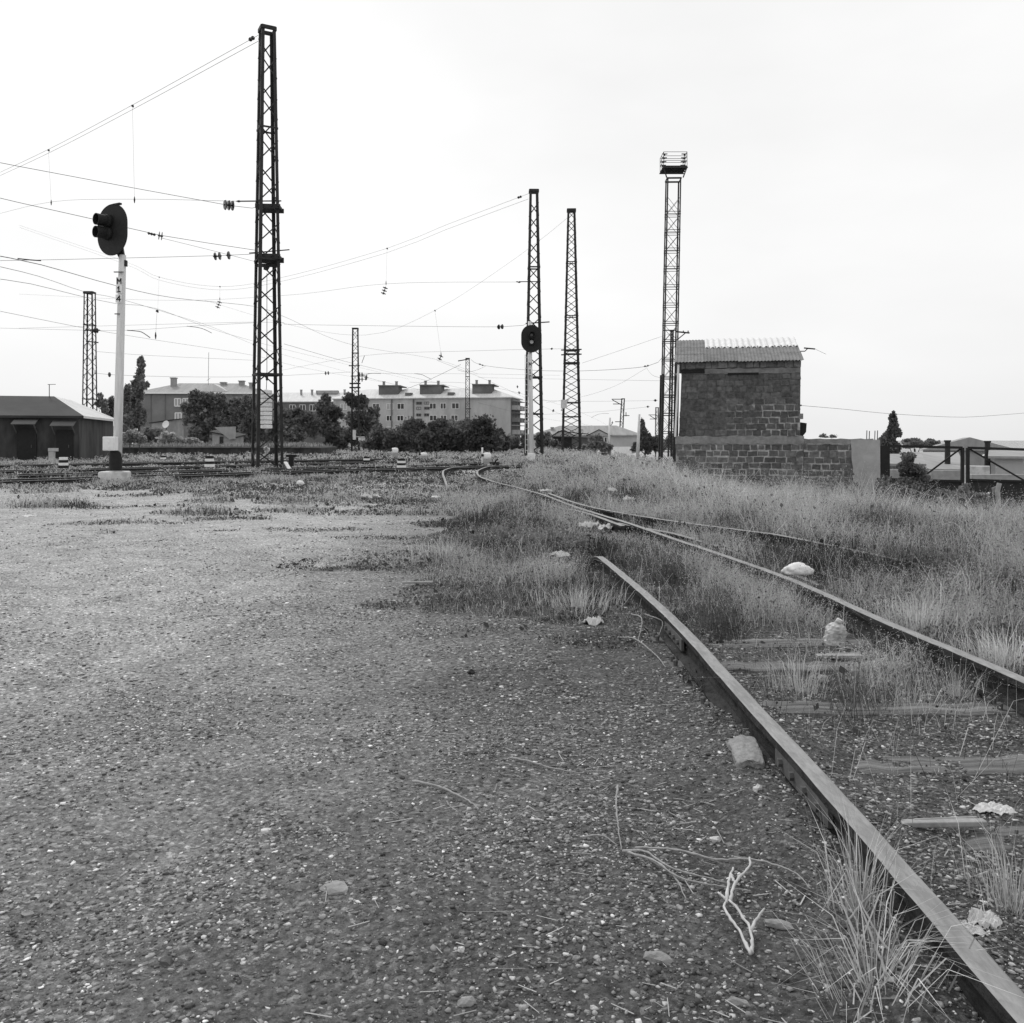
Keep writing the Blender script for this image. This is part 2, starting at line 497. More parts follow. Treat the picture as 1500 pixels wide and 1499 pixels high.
RAILM = [MT['rail'], MT['railtop']]
left_rail = [(1.115, .8), (1.12, 2.0), (1.135, 3.0), (1.13, 4.2), (1.115, 6.45), (.94, 9.6), (.84, 10.8), (.42, 13.8), (-.35, 17), (-1.15, 21), (-1.75, 25), (-2.3, 30), (-2.72, 35), (-2.83, 38), (-2.62, 41.3), (-1.98, 43.2)]
right_rail = [(2.66, 1.0), (2.67, 3.0), (2.66, 4.74), (2.57, 6.1), (2.5, 7.94), (2.24, 10), (2.07, 11.1), (1.75, 13.4), (1.48, 14.9), (1.14, 17), (.72, 20.3), (.12, 23.5), (-.52, 26.6), (-1.1, 30.5), (-1.36, 34.7), (-1.38, 37.5), (-1.2, 41.3), (-.88, 43.4)]
trk = thing('railway_track', 'rusty overgrown siding curving from the lower right corner to the main line', 'railway track', (1.9, 3, 0))
def sunk(pts, a, b, dz, run=4.2):
    out = []
    for p in smooth_line(ln(pts), .5):
        p.z += dz * float(np.clip((p.y - a) / run, 0, 1)) ** 1.15 * (1 - float(sstep(b - 6, b, p.y))); out.append(p)
    return out
rail_mesh(sunk(left_rail, 9.5, 30, -.24, 1.3)).build('rail', RAILM, trk)
rail_mesh(ln(right_rail)).build('rail', RAILM, trk)
rail_mesh(sunk([(1.62, 12.9), (1.28, 15.2), (.82, 16.7), (-.07, 19.6), (-1.2, 23)], 17, 60, -.2)).build('closure_rail', RAILM, trk)
sleeper_y = [1.75, 2.42, 3.17, 3.86, 4.63, 5.52, 6.2, 6.95, 7.7, 8.5, 9.3, 10.1, 11.0, 11.9]
for i, y in enumerate(sleeper_y):
    mb = MB()
    x0, x1 = 1.0 + random.uniform(-.06, .05) - (.1 if 4 < y < 6.5 else 0), 3.3 + random.uniform(-.1, .15)
    if y > 9: x0 -= .03 * (y - 9) * 4; x1 -= .5
    w = .2 + random.uniform(-.02, .03); a = random.uniform(-.012, .012); top = -.009 + random.uniform(-.006, .008) + (.016 if 4.4 < y < 6 else 0)
    k = 26
    rows = []
    for j in range(k + 1):
        x = x0 + (x1 - x0) * j / k
        yy = y + a * (x - 1.9) * 2
        e1, e2 = random.uniform(-.013, .013), random.uniform(-.013, .013)
        zz = top + random.uniform(-.009, .008)
        rows.append([(x, yy - w / 2 + e1, -.12), (x, yy - w / 2 + e1, zz - .008), (x, yy - w / 2 + e1 + .02, zz), (x, yy - .02, zz + random.uniform(-.01, .004)), (x, yy + w / 2 + e2 - .02, zz), (x, yy + w / 2 + e2, zz - .01), (x, yy + w / 2 + e2, -.12)])
    b = 0
    for r in rows: mb.v += [Vector(p) for p in r]
    for j in range(k):
        for q in range(6):
            mb.face((j * 7 + q, j * 7 + q + 1, (j + 1) * 7 + q + 1, (j + 1) * 7 + q))
    mb.face(range(0, 7)); mb.face([k * 7 + q for q in range(7)][::-1])
    mb.build('sleeper', MT['sleeper'], trk)
    for rx in (1.12, 2.63):
        if y > 8 or (rx < 2 and not 4.2 < y < 6.5): continue
        pm = MB(); px_ = rx + (-.0)
        pm.box((px_, y, .0), (.29, .15, .024))
        for sx in (-.125, .125):
            for sy in (-.05, .05):
                pm.lathe([(.014, 0), (.016, .03), (.008, .036)], (px_ + sx * .9, y + sy, .012), n=6)
        pm.build('tie_plate', MT['plate'], trk)
for rx, y in ((1.12, 6.0), (1.135, 3.4)):      # fishplated joint on the near rail
    fm = MB()
    for s in (-1, 1):
        fm.box((rx + s * .026, y, .085), (.018, .62, .075))
        for k in range(4): fm.lathe([(.018, 0), (.018, .022)], (rx + s * .03, y - .22 + k * .147, .085), axis=(s, 0, 0), n=6)
    fm.build('fishplate', MT['plate'], trk)

trk2 = thing('railway_track', 'second siding half buried in tall grass right of the near track', 'railway track', (4, 9, 0))
rail_mesh([p + Vector((0, 0, -.02 - .2 * float(1 - np.clip((p.y - 8.0) / 4.0, 0, 1)))) for p in smooth_line(ln([(1.62, 13.6), (2.4, 11.5), (2.75, 10.3), (3.0, 9.0), (3.3, 7.2), (3.42, 5.5)]), .3)]).build('rail', RAILM, trk2)
rail_mesh([p + Vector((0, 0, .03 - .26 * float(1 - np.clip((p.y - 8.0) / 3.4, 0, 1)))) for p in smooth_line(ln([(.85, 20.3), (1.36, 16.6), (2.2, 13.9), (3.4, 11.5), (4.15, 10.2), (4.7, 8.9), (4.95, 7.2), (5.0, 5.5)]), .3)]).build('rail', RAILM, trk2)

T_GAUGE = 1.59
def main_track(pts, label, zoff=.0):
    t = thing('railway_track', label, 'railway track', Vector((pts[0][0], pts[0][1], 0)), 'main line tracks crossing the yard on the left')
    L = [Vector((x, y, zoff)) for x, y in pts]
    S = smooth_line(L, 2.0)
    for s in (-1, 1):
        off = []
        for i, p in enumerate(S):
            d = (S[min(i + 1, len(S) - 1)] - S[max(i - 1, 0)]).normalized()
            off.append(p + Vector((d.y, -d.x, 0)) * s * T_GAUGE / 2)
        rail_mesh(off, .11, 4.0).build('rail', RAILM, t)
    return t
main_track([(-24, 21.2), (-15.9, 28.5), (-12.4, 32.3), (-8.3, 37), (-5.3, 39.6), (-2.3, 42.4), (0.5, 44.5), (4, 48)], 'main line track nearest the camera, its rails passing behind the small signal posts', .02)
main_track([(-27, 24.5), (-18.1, 32.4), (-12.4, 37.8), (-7, 43.5), (0, 52)], 'second main line track, passing just behind the foot of the white signal mast', .03)
main_track([(-29, 28.5), (-17.4, 39.9), (-14.5, 43.8), (-8, 51.5), (2, 63)], 'third main line track, lying behind the striped posts', .04)
main_track([(-33, 35), (-24.3, 43.6), (-20.6, 47.2), (-14.1, 53.0), (-9.4, 57), (2, 68)], 'farthest main line track, running along the foot of the platform', .08)

# ------------------------------------------------------------------ lattice masts
def lerp(a, b, t): return a + (b - a) * t

def lattice_mast(name, label, cat, base, s0, s1, H, rot, period, cover, leg_w=.12, br=.055, mat='steel', group=None, lean=(0, 0), rear=.45, girts=(), faces=True):
    t = thing(name, label, cat, base, group)
    bx, by, bz = base
    def corner(k, z, inset=0.0):
        h = lerp(s0, s1, z / H) / 2 * math.sqrt(2) - inset
        a = rot + math.pi / 4 + k * math.pi / 2
        return Vector((bx + lean[0] * z / H + h * math.cos(a), by + lean[1] * z / H + h * math.sin(a), bz + z))
    for k in range(4):
        mb = MB(); tk = leg_w * .14; secs = []
        for z in (-.3, H):
            c = corner(k, max(z, 0)); c.z = bz + z
            a = (corner((k + 1) % 4, max(z, 0)) - corner(k, max(z, 0))).normalized(); b = (corner((k - 1) % 4, max(z, 0)) - corner(k, max(z, 0))).normalized()
            secs.append([c, c + a * leg_w, c + a * leg_w + b * tk, c + a * tk + b * tk, c + b * leg_w + a * tk, c + b * leg_w])
        mb.v = secs[0] + secs[1]
        for i in range(6):
            j = (i + 1) % 6; mb.face((i, j, 6 + j, 6 + i))
        mb.face(range(6)); mb.face(range(6, 12))
        mb.build('leg', MT[mat], t)
    n = int(H / period)
    for k in range(4):
        mb = MB(); k2 = (k + 1) % 4
        off = rear * period if k >= 2 else 0
        nrm = ((corner(k, 0) + corner(k2, 0)) / 2 - Vector((bx, by, bz))); nrm.z = 0; nrm.normalize()
        for i in range(n + 1):
            z0 = i * period + .1 + off; z1 = z0 + period * cover
            if z1 > H - .1: break
            mb.bar(corner(k, z0) + nrm * .004, corner(k2, z1) + nrm * .004, br * .25, br, up=nrm.cross(Vector((0, 0, 1))))
            mb.bar(corner(k2, z0) - nrm * .006, corner(k, z1) - nrm * .006, br * .25, br, up=nrm.cross(Vector((0, 0, 1))))
        for z in girts:
            mb.bar(corner(k, z) + nrm * .012, corner(k2, z) + nrm * .012, br * .4, br * 1.5)
        mb.build('lattice', MT[mat], t)
    tm = MB()
    for k in range(4): tm.bar(corner(k, H) + Vector((0, 0, -.04)), corner((k + 1) % 4, H) + Vector((0, 0, -.04)), leg_w * .6, leg_w * 1.2)
    tm.build('top_frame', MT[mat], t)
    return t, corner

def ins_profile(k, r=.13, sp=.15):
    p = [(.02, -.12)]
    for i in range(k):
        h = i * sp
        p += [(.035, h), (r, h + .02), (r * .8, h + .07), (.035, h + .09)]
    return p + [(.02, k * sp + .1)]

# tower 1: the big dark mast by the counterweight
T1b = W(391.5, 688, 42); T1b.z = .0
t1, c1 = lattice_mast('lattice_mast', 'tallest dark lattice mast, beside the white signal and holding the white counterweight', 'lattice mast', T1b, 1.27, .66, 20.85, R(28), 1.94, .5, .145, .06, girts=(4.5, 16.1, 9.9))
def z1(py): return CH - (py - HY) / F * 42
for py, wd in ((305, .2), (378, .24)):
    mb = MB(); z = z1(py)
    mb.box((T1b.x + .12, T1b.y - .35, z), (1.15, .14, wd), R(4)); mb.box((T1b.x + .12, T1b.y + .4, z - .03), (1.1, .12, wd), R(4))
    for dx in (-.4, .3, .62): mb.box((T1b.x + dx, T1b.y - .1, z + .02), (.08, .8, .1), R(4))
    mb.build('crossarm', MT['steel'], t1)
mb = MB()
mb.bar(W(352, 295, 42), W(412, 294.5, 42), .05); mb.bar(W(365, 371, 42), W(424, 366, 42), .045); mb.bar(W(376, 389, 42), W(408, 389, 42), .06, .16)
mb.tube([W(391, 389, 42), W(389, 396, 42)], .16, 10, .1)
mb.build('bracket', MT['steel'], t1)
cw = thing('counterweight', 'stack of white round weights hanging inside the tallest mast', 'counterweight', W(390, 628, 42))
cwb = Vector(cw['_w'])
for i in range(9):
    h = 1.84 / 9
    MB().lathe([(.2, 0), (.268, .012), (.272, .03), (.272, h - .05), (.262, h - .03), (.1, h - .03), (.1, h)], cwb + Vector((random.uniform(-.012, .012), 0, i * h)), n=20).build('weight_disc', MT['disc'], cw)
mb = MB(); mb.tube([cwb + Vector((0, 0, 1.8)), W(391, 552, 42), W(391, 400, 42)], .014, 6); mb.lathe([(.02, 0), (.06, .05), (.06, .3), (.02, .4)], W(391, 558, 42), n=8)
mb.build('hanger_rod', MT['wire'], cw)

T2b = W(782, 671, 68); T2b.z = 0
t2, c2 = lattice_mast('lattice_mast', 'tall lattice mast standing directly behind the signal with the round black board', 'lattice mast', T2b, 1.46, .66, 20.5, R(2), 1.95, .52, .17, .075, girts=(14.6, 6.2, 3.4))
mb = MB(); mb.bar(W(756, 413, 67.3), W(792, 412.5, 67.3), .06); mb.bar(W(770, 474, 67.3), W(805, 471.8, 67.3), .08)
mb.build('bracket', MT['steel'], t2)
T3b = W(837, 669, 76); T3b.z = 0
t3, c3 = lattice_mast('lattice_mast', 'tall lattice mast in the middle, without wires to its left, between signal and floodlight tower', 'lattice mast', T3b, 1.72, .68, 21.1, R(-2), 1.15, .7, .17, .055, girts=(4.6, 3.4, 8.0, 12.0, 16.6))
mb = MB()
for py in (514, 519, 533):
    mb.box(W(838, py, 75.2), (1.3, .1, .16)); mb.box(W(838, py, 76.8), (1.3, .1, .16))
for py in (513, 520): mb.bar(W(822, py, 76), W(852, py - 1, 76), .1)
mb.build('crossarm', MT['steel'], t3)
mb = MB(); mb.box(W(826, 592, 75), (.5, .3, .7)); mb.bar(W(822, 602, 75), W(834, 583, 75), .12)
mb.build('lamp_bracket', MT['white_worn'], t3)

# floodlight tower
FTb = W(978, 668, 79); FTb.z = tz(FTb.x, FTb.y)
ft, cf = lattice_mast('floodlight_tower', 'slender floodlight tower with a railed lamp platform on top, left of the block house', 'floodlight tower', FTb, 1.3, 1.24, 24.6 + FTb.z * -1, R(-2), 1.62, .96, .12, .035, mat='steel_far', lean=(.5, 0), rear=.0, girts=[.1 + 1.62 * i for i in range(15)] + [.3 + 1.62 * i for i in range(15)])
for k in range(4):                             # thickened legs of the lower storeys
    mb = MB(); mb.bar(cf(k, 0), cf(k, 8.6), .22, .22); mb.build('leg_casing', MT['steel'], ft)
TC = W(986.5, 249, 79)
mb = MB()
mb.box(TC + Vector((.0, 0, .05)), (2.1, 1.9, .09))
for i in range(4): mb.box(TC + Vector((0, -.95 + i * .62, -.06)), (2.2, .06, .1))
for s in (-1, 1): mb.bar(TC + Vector((s * .72, -.7, -.9)), TC + Vector((s * 1.05, -.9, 0)), .08)
mb.build('platform', MT['steel'], ft)
mb = MB()
for sx in (-1, 1):
    for sy in (-1, 0, 1): mb.tube([TC + Vector((sx * 1.03, sy * .93, .05)), TC + Vector((sx * 1.03, sy * .93, 1.3))], .025, 6)
for z in (.55, .95, 1.3):
    for sy in (-1, 1): mb.tube([TC + Vector((-1.03, sy * .93, z)), TC + Vector((1.03, sy * .93, z))], .022, 6)
    for sx in (-1, 1): mb.tube([TC + Vector((sx * 1.03, -.93, z)), TC + Vector((sx * 1.03, .93, z))], .022, 6)
mb.build('railing', MT['steel_far'], ft)
for sx in (-1, 1):
    for k in range(4):
        mb = MB(); o = TC + Vector((sx * (.78 + (.07 * k if sx > 0 else .05 * (3 - k))), -.9 + k * .55, 1.12 - .16 * k))
        mb.box(o, (.46, .14, .05)); mb.lathe([(.04, 0), (.09, .05), (.1, .1)], o + Vector((0, 0, -.02)), axis=(sx * .4, -.8, -.5), n=10)
        mb.build('floodlight', MT['steel_far'], ft)

# smaller catenary masts
def small_mast(px, top, d, label, s0=.86, s1=.55, lean=0, period=1.25, group='catenary masts along the main line'):
    b = W(px, 645, d); b.z = 0
    H = CH + (645 - top) / F * d
    return lattice_mast('catenary_mast', label, 'catenary mast', b, s0, s1, H, R(4), period, .7, .1, .042, mat='steel', lean=(lean, 0), rear=.3, girts=(H * .35, H * .8), group=group)
mA, cA = small_mast(131.5, 428, 75, 'lattice mast rising behind the dark station house on the far left', 1.0, .72)
mbx = MB(); z = lambda py, d: CH - (py - HY) / F * d
mbx.bar(W(122, 429, 75), W(134, 431, 75), .14); mbx.bar(W(125, 484, 75), W(146, 484, 75), .1); mbx.bar(W(126, 500, 75), W(144, 502, 75), .09)
mbx.lathe(ins_profile(3, .22, .2), W(135, 484.5, 75), axis=(1, 0, 0)); mbx.build('crossarm', MT['steel'], mA)
mB, cB = small_mast(520.5, 481, 100, 'lattice mast in front of the dark trees, with round insulators halfway up', .95, .66)
mbx = MB(); mbx.bar(W(511, 536, 100), W(527, 536, 100), .1); mbx.bar(W(514, 551, 100), W(535, 551, 100), .1); mbx.bar(W(512, 568, 100), W(528, 568, 100), .16); mbx.bar(W(512, 562, 100), W(528, 562, 100), .16)
mbx.bar(W(530, 532, 100), W(534, 521, 100), .05)
for q in (549, 556): mbx.lathe(ins_profile(2, .3, .3), W(526, q, 100), axis=(1, 0, 0))
mbx.build('crossarm', MT['steel'], mB)
mbx = MB(); mbx.box(W(519, 637, 99), (.35, .05, 1.1)); mbx.box(W(530, 643.5, 99), (.75, .05, .4)); mbx.bar(W(518, 640, 99.1), W(534, 640, 99.1), .07)
mbx.build('number_plate', MT['white_worn'], mB)
mC, cC = small_mast(685, 525, 136, 'thin lattice mast rising out of the long hedge before the apartment block', .8, .62)
mbx = MB(); mbx.bar(W(671, 529, 136), W(688, 526, 136), .14); mbx.bar(W(682, 599, 136), W(690, 599, 136), .12); mbx.build('crossarm', MT['steel'], mC)
mD, cD = small_mast(908.5, 584, 170, 'leaning lattice mast with two brackets on its left, near the white poles', .75, .6, lean=.55)
mbx = MB()
for a, b in (((896, 585), (913, 585)), ((898, 592), (911, 592)), ((897, 586), (910, 593)), ((913, 609), (922, 609)), ((917, 604), (917, 610)), ((901, 618), (911, 618))): mbx.bar(W(*a, 170), W(*b, 170), .14)
mbx.build('bracket', MT['steel'], mD)
mE, cE = small_mast(962.5, 597, 170, 'short thin lattice mast partly hidden by the floodlight tower', .75, .55)
mbx = MB()
for a, b in (((950, 608), (962, 608)), ((952, 614), (962, 614)), ((952, 609), (960, 614))): mbx.bar(W(*a, 170), W(*b, 170), .12)
mbx.build('bracket', MT['steel'], mE)
mF, cF = small_mast(981, 484, 92, 'narrow lattice mast with a T arm to the right, seen through the floodlight tower', .4, .3, lean=.25)
mbx = MB(); mbx.bar(W(972, 484, 92), W(990, 484, 92), .1); mbx.bar(W(990, 486, 92), W(1010, 488, 92), .14); mbx.bar(W(993, 497, 92), W(1004, 488, 92), .1)
for q in (1001, 1008): mbx.lathe([(.04, 0), (.07, .1), (.04, .22)], W(q, 487.5, 92), n=8)
mbx.build('bracket', MT['steel'], mF)
for px, top, bot, d, lab in ((892, 612, 663, 100, 'thin white concrete pole left of the leaning mast'), (935, 607, 667, 84, 'thin white concrete pole left of the pointed dark tree')):
    p = thing('concrete_pole', lab, 'pole', W(px, bot, d), 'white poles in the distance')
    mb = MB(); mb.tube([W(px - 1, bot + 3, d), W(px + 1.5, top, d)], .17, 10, .11); mb.build('shaft', MT['pole'], p, smooth=True)
    mb = MB(); mb.bar(W(px + 1.5, top + 14, d), W(px + 5, top + 8, d), .06); mb.lathe(ins_profile(1, .12), W(px + 5, top + 8, d)); mb.build('insulator', MT['steel'], p)

# ------------------------------------------------------------------ signals
def stadium(c, r, half, ax, up, nrm, th, n=18):
    """upright rounded board in the plane of ax and up"""
    P = []
    for i in range(n + 1):
        a = math.pi * i / n; P.append(c + ax * (r * math.cos(a)) + up * (half + r * math.sin(a)))
    for i in range(n + 1):
        a = math.pi + math.pi * i / n; P.append(c + ax * (r * math.cos(a)) + up * (-half + r * math.sin(a)))
    return MB().prism(P, nrm * th)

GLYPH = {'M': [((0, 0), (0, 1)), ((0, 1), (.5, .4)), ((.5, .4), (1, 1)), ((1, 1), (1, 0))],
         '1': [((.5, 0), (.5, 1)), ((.5, 1), (.2, .75)), ((.15, 0), (.85, 0))],
         '4': [((.75, 0), (.75, 1)), ((.75, 1), (0, .3)), ((0, .3), (1, .3))],
         '0': [((.1, 0), (.9, 0)), ((.9, 0), (.9, 1)), ((.9, 1), (.1, 1)), ((.1, 1), (.1, 0))]}
def glyph(ch, o, w, h, st, dep=.01):
    mb = MB()
    for k, ((a, b), (c, d)) in enumerate(GLYPH[ch]):
        p = o + Vector((a * w, -.002 * k, b * h)); q = o + Vector((c * w, -.002 * k, d * h)); u = (q - p).normalized() * st * .5
        mb.bar(p - u, q + u, dep, st, up=Vector((0, 0, 1)) if abs((q - p).normalized().z) < .97 else (1, 0, 0))
    return mb

D = 30
sg = thing('railway_signal', 'tall white signal mast lettered M14 with a black oval board and two hooded lamps', 'railway signal', W(168, 698, D))
zb = W(168, 698, D)
P0, P1_ = W(172.2, 660, D), W(179.5, 374, D)
MB().tube([P0 - (P1_ - P0) * .06, lerp(P0, P1_, .35), lerp(P0, P1_, .7), P1_], .148, 20, .115).build('mast', MT['pole'], sg, smooth=True)
mb = MB(); mb.lathe([(.2, 0), (.21, .02), (.205, .6), (.19, .66)], W(169.5, 689, D), n=18); mb.build('socket', MT['black'], sg, smooth=False)
mb = MB(); c = W(168, 694, D); mb.box((c.x, c.y, .1), (.86, .8, .5), R(8)); mb.build('foundation', MT['white_worn'], sg, bevel=.06)
rb = MB(); c = W(168, 650, D) + Vector((-.02, -.27, 0)); rb.box(c, (.42, .26, .47), R(-4)); bx_ = rb.build('relay_box', MT['white'], sg, bevel=.02)
rb = MB(); rb.box(c + Vector((-.01, -.14, 0)), (.36, .02, .4), R(-4)); rb.lathe([(.028, 0), (.028, .03)], c + Vector((0, -.15, .05)), axis=(0, -1, 0), n=10); rb.lathe([(.02, 0), (.02, .03)], c + Vector((0.01, -.15, -.12)), axis=(0, -1, 0), n=10)
rb.build('door', MT['white'], bx_)
# board, turned to the left
nrm = Vector((-math.sin(R(24)), -math.cos(R(24)), 0)); ax = Vector((math.cos(R(24)), -math.sin(R(24)), 0)); up = Vector((0, 0, 1))
bc = W(171, 338.5, D) + nrm * .16
stadium(bc, .675, .19, ax, up, nrm, .035, 24).build('backboard', MT['black'], sg)
for dz, dx in ((.3, -.16), (-.12, -.18)):
    lh = MB(); o = bc + up * dz + ax * dx + nrm * .02
    lh.lathe([(.22, 0), (.225, .1), (.2, .18)], o, axis=nrm, n=20); lo = lh.build('lamp_head', MT['black'], sg)
    hd = MB(); a0 = (nrm + Vector((-.2, .05, -.04))).normalized()
    hd.lathe([(.17, 0), (.18, .02), (.195, .36), (.175, .36), (.17, .15), (.01, .14)], o + nrm * .12, axis=a0, n=20); hd.build('hood', MT['black'], lo)
mb = MB(); mb.bar(W(178, 376, D), W(175, 370, D), .1, .18); mb.bar(bc + Vector((.1, .2, 0)), W(179.5, 374, D), .12); mb.box(W(183.5, 386, D), (.1, .14, .2)); mb.box(bc + up * .84 + ax * .2, (.34, .1, .06), R(-28))
mb.build('bracket', MT['black'], sg)
mb = MB(); mb.box(W(177, 400, D) + Vector((0, -.16, 0)), (.32, .05, .03)); mb.box(W(174.5, 461, D) + Vector((0, -.15, 0)), (.16, .05, .03)); mb.build('clamp', MT['plate'], sg)
for ch, py, px in (('M', 412, 174.7), ('1', 424, 174.2), ('4', 437.5, 173.8)):
    c = W(px, py, D - .17)
    pl = MB().box(c, (.2, .012, .27)).build('letter_plate', MT['white'], sg)
    glyph(ch, c + Vector((-.062, -.012, -.085)), .125, .17, .032).build('letter', MT['ink'], pl)

D = 52
sg2 = thing('railway_signal', 'white signal mast whose black oval board faces the camera, before a lattice mast', 'railway signal', W(778, 681, D))
P0, P1_ = W(778.5, 676, D), W(776, 471, D)
MB().tube([P0, lerp(P0, P1_, .5), P1_], .15, 16, .105).build('mast', MT['pole'], sg2, smooth=True)
MB().lathe([(.2, 0), (.21, .05), (.19, .5)], W(778.3, 683, D), n=16).build('socket', MT['black'], sg2)
c = W(778.3, 670, D) + Vector((0, -.28, 0)); rb = MB().box(c, (.44, .28, .47), R(3)); b2 = rb.build('relay_box', MT['white'], sg2, bevel=.02)
MB().lathe([(.03, 0), (.03, .03)], c + Vector((0, -.14, .05)), axis=(0, -1, 0), n=10).box(c + Vector((.01, -.142, 0)), (.36, .012, .4), R(3)).build('door', MT['white'], b2)
nrm = Vector((.06, -1, 0)).normalized(); ax = Vector((1, .06, 0)).normalized()
bc = W(778, 497, D) + nrm * .2
stadium(bc, .6, .205, ax, up, nrm, .035, 24).build('backboard', MT['black'], sg2)
for dz, lit in ((.2, False), (-.2, True)):
    lh = MB(); o = bc + up * dz + nrm * .03; lh.lathe([(.2, 0), (.2, .12), (.17, .16)], o, axis=nrm, n=20); lo = lh.build('lamp_head', MT['black'], sg2)
    hd = MB()
    for i in range(12):
        a0, a1 = R(-20 + i * 220 / 12), R(-20 + (i + 1) * 220 / 12)
        pts = [o + nrm * .1 + ax * (.16 * math.cos(a0)) + up * (.16 * math.sin(a0)), o + nrm * .1 + ax * (.16 * math.cos(a1)) + up * (.16 * math.sin(a1)), o + nrm * .42 + ax * (.16 * math.cos(a1)) + up * (.16 * math.sin(a1)), o + nrm * .42 + ax * (.16 * math.cos(a0)) + up * (.16 * math.sin(a0))]
        n_ = (pts[0] - o); n_ -= nrm * n_.dot(nrm); hd.prism(pts, n_.normalized() * .008)
    hd.build('hood', MT['black'], lo)
    MB().lathe([(.0, .17), (.1, .165), (.13, .15)] if lit else [(.0, .165), (.08, .163), (.12, .155)], o, axis=nrm, n=18).build('lens', MT['lens'] if lit else MT['glass'], lo)
ld = MB()
for s in (-.13, .13): ld.tube([W(774, 664, D) + Vector((s * .6 - .1, -.16, 0)), W(773.5, 520, D) + Vector((s * .6 - .1, -.16, 0))], .018, 6)
for i in range(18):
    q = lerp(W(774, 664, D), W(773.5, 520, D), (i + .5) / 18) + Vector((-.1, -.16, 0)); ld.tube([q + Vector((-.08, 0, 0)), q + Vector((.08, 0, 0))], .014, 6)
for py in (599, 617): ld.bar(W(768, py, D), W(776, py, D), .05)
ld.build('ladder', MT['pole'], sg2)
for ch, py in (('M', 534), ('1', 544), ('0', 553)):
    c = W(776.6, py, D - .15); pl = MB().box(c, (.21, .012, .34)).build('letter_plate', MT['white'], sg2)
    glyph(ch, c + Vector((-.06, -.012, -.11)), .12, .22, .035).build('letter', MT['ink'], pl)

# dwarf signals and striped posts
def dwarf(px, top, bot, d, label):
    t = thing('dwarf_signal', label, 'dwarf signal', W(px, bot, d), 'small white ground signals'); b = W(px, bot, d); h = (bot - top) / F * d
    MB().box(b + Vector((0, 0, h * .18)), (.46, .4, h * .5), R(10)).build('base', MT['concrete'], t, bevel=.04)
    MB().lathe([(.08, h * .4), (.2, h * .45), (.24, h * .6), (.24, h * .86), (.17, h * .97), (.05, h)], b, n=14).build('lamp_housing', MT['white'], t, smooth=True)
    MB().lathe([(.07, 0), (.08, .1), (.065, .1)], b + Vector((-.2, -.12, h * .76)), axis=(-.9, -.35, 0), n=12).build('hood', MT['black'], t)
dwarf(578.5, 656, 670, 62, 'white dwarf signal standing highest, left of the other two small white ones')
dwarf(620.5, 663, 673, 60, 'small white dwarf signal in the grass midway along the hedge')
dwarf(713.5, 663, 680, 49, 'white dwarf signal beside the thin white post where the siding joins the main line')
p = MB().tube([W(706.5, 679, 49), W(706.5, 657, 49)], .05, 8).lathe([(.055, 0), (.055, .03), (.03, .05)], W(706.5, 657, 49), n=8).build('marker_post', MT['white'], None)
tag(p, 'thin plain white post left of the dwarf signal at the junction', 'post')
def striped(px, top, bot, d, bands, label):
    t = thing('striped_post', label, 'marker post', W(px, bot, d), 'black and white striped marker posts'); b = W(px, bot, d); T = W(px, top, d); k = len(bands)
    for i, m in enumerate(bands):
        a, c = lerp(b, T, i / k), lerp(b, T, (i + 1) / k)
        MB().tube([a, c], .2 - .012 * i, 14).build('band', MT[m], t)
striped(93, 670, 686, 36, ['black', 'white', 'black', 'white'], 'striped post in front of the dark station house')
striped(307, 668, 684, 36, ['white', 'black', 'white', 'black'], 'striped post with a black cap, left of the tallest mast')
striped(588, 672, 685, 38, ['white', 'black', 'white', 'black'], 'striped post standing behind the long straight rail in the middle')
striped(537, 669, 677, 52, ['black', 'white', 'black'], 'small dark striped post beyond the end of the platform')
striped(239, 668, 675, 58, ['black', 'white', 'black'], 'small low post in the weeds under the platform edge')

# ------------------------------------------------------------------ overhead wires
def wire(label, pts, r=.011, ins=(), arms=(), drops=(), twin=0.0, name='overhead_wire'):
    P = smooth_line([W(*p) for p in pts], 3.0); r *= .85
    mb = MB(); mb.tube(P, r, 4, cap=False)
    if twin: mb.tube([p + Vector((0, 0, -twin)) for p in P], r, 4, cap=False)
    c = sum((Vector(p) for p in P), Vector()) / len(P)
    t = thing(name, label, 'overhead wire', c, 'overhead wires of the yard')
    mb.build('strand', MT['wire'], t)
    for (a, b, k, rr) in ins:                  # insulator strings
        a, b = W(*a), W(*b); L = (b - a).length
        m = MB(); m.lathe([(.02, 0)] + [q for i in range(k) for q in ((.04, L * (i + .25) / k), (rr, L * (i + .4) / k), (rr * .9, L * (i + .62) / k), (.04, L * (i + .72) / k))] + [(.02, L)], a, axis=b - a, n=12); m.build('insulator', MT['insulator'], t)
    for a, b in drops:
        m = MB(); m.tube([W(*a), W(*b)], .006, 4); m.lathe([(.03, -.06), (.09, 0), (.03, .12)], W(*a), axis=(.6, 0, -.8), n=6); m.lathe([(.02, -.2), (.05, 0), (.02, .2)], W(*b), n=6); m.build('dropper', MT['wire'], t)
    for a in arms:
        m = MB(); m.tube(smooth_line([W(*q) for q in a], .3), .03, 6); m.build('steady_arm', MT['wire'], t)
    return t

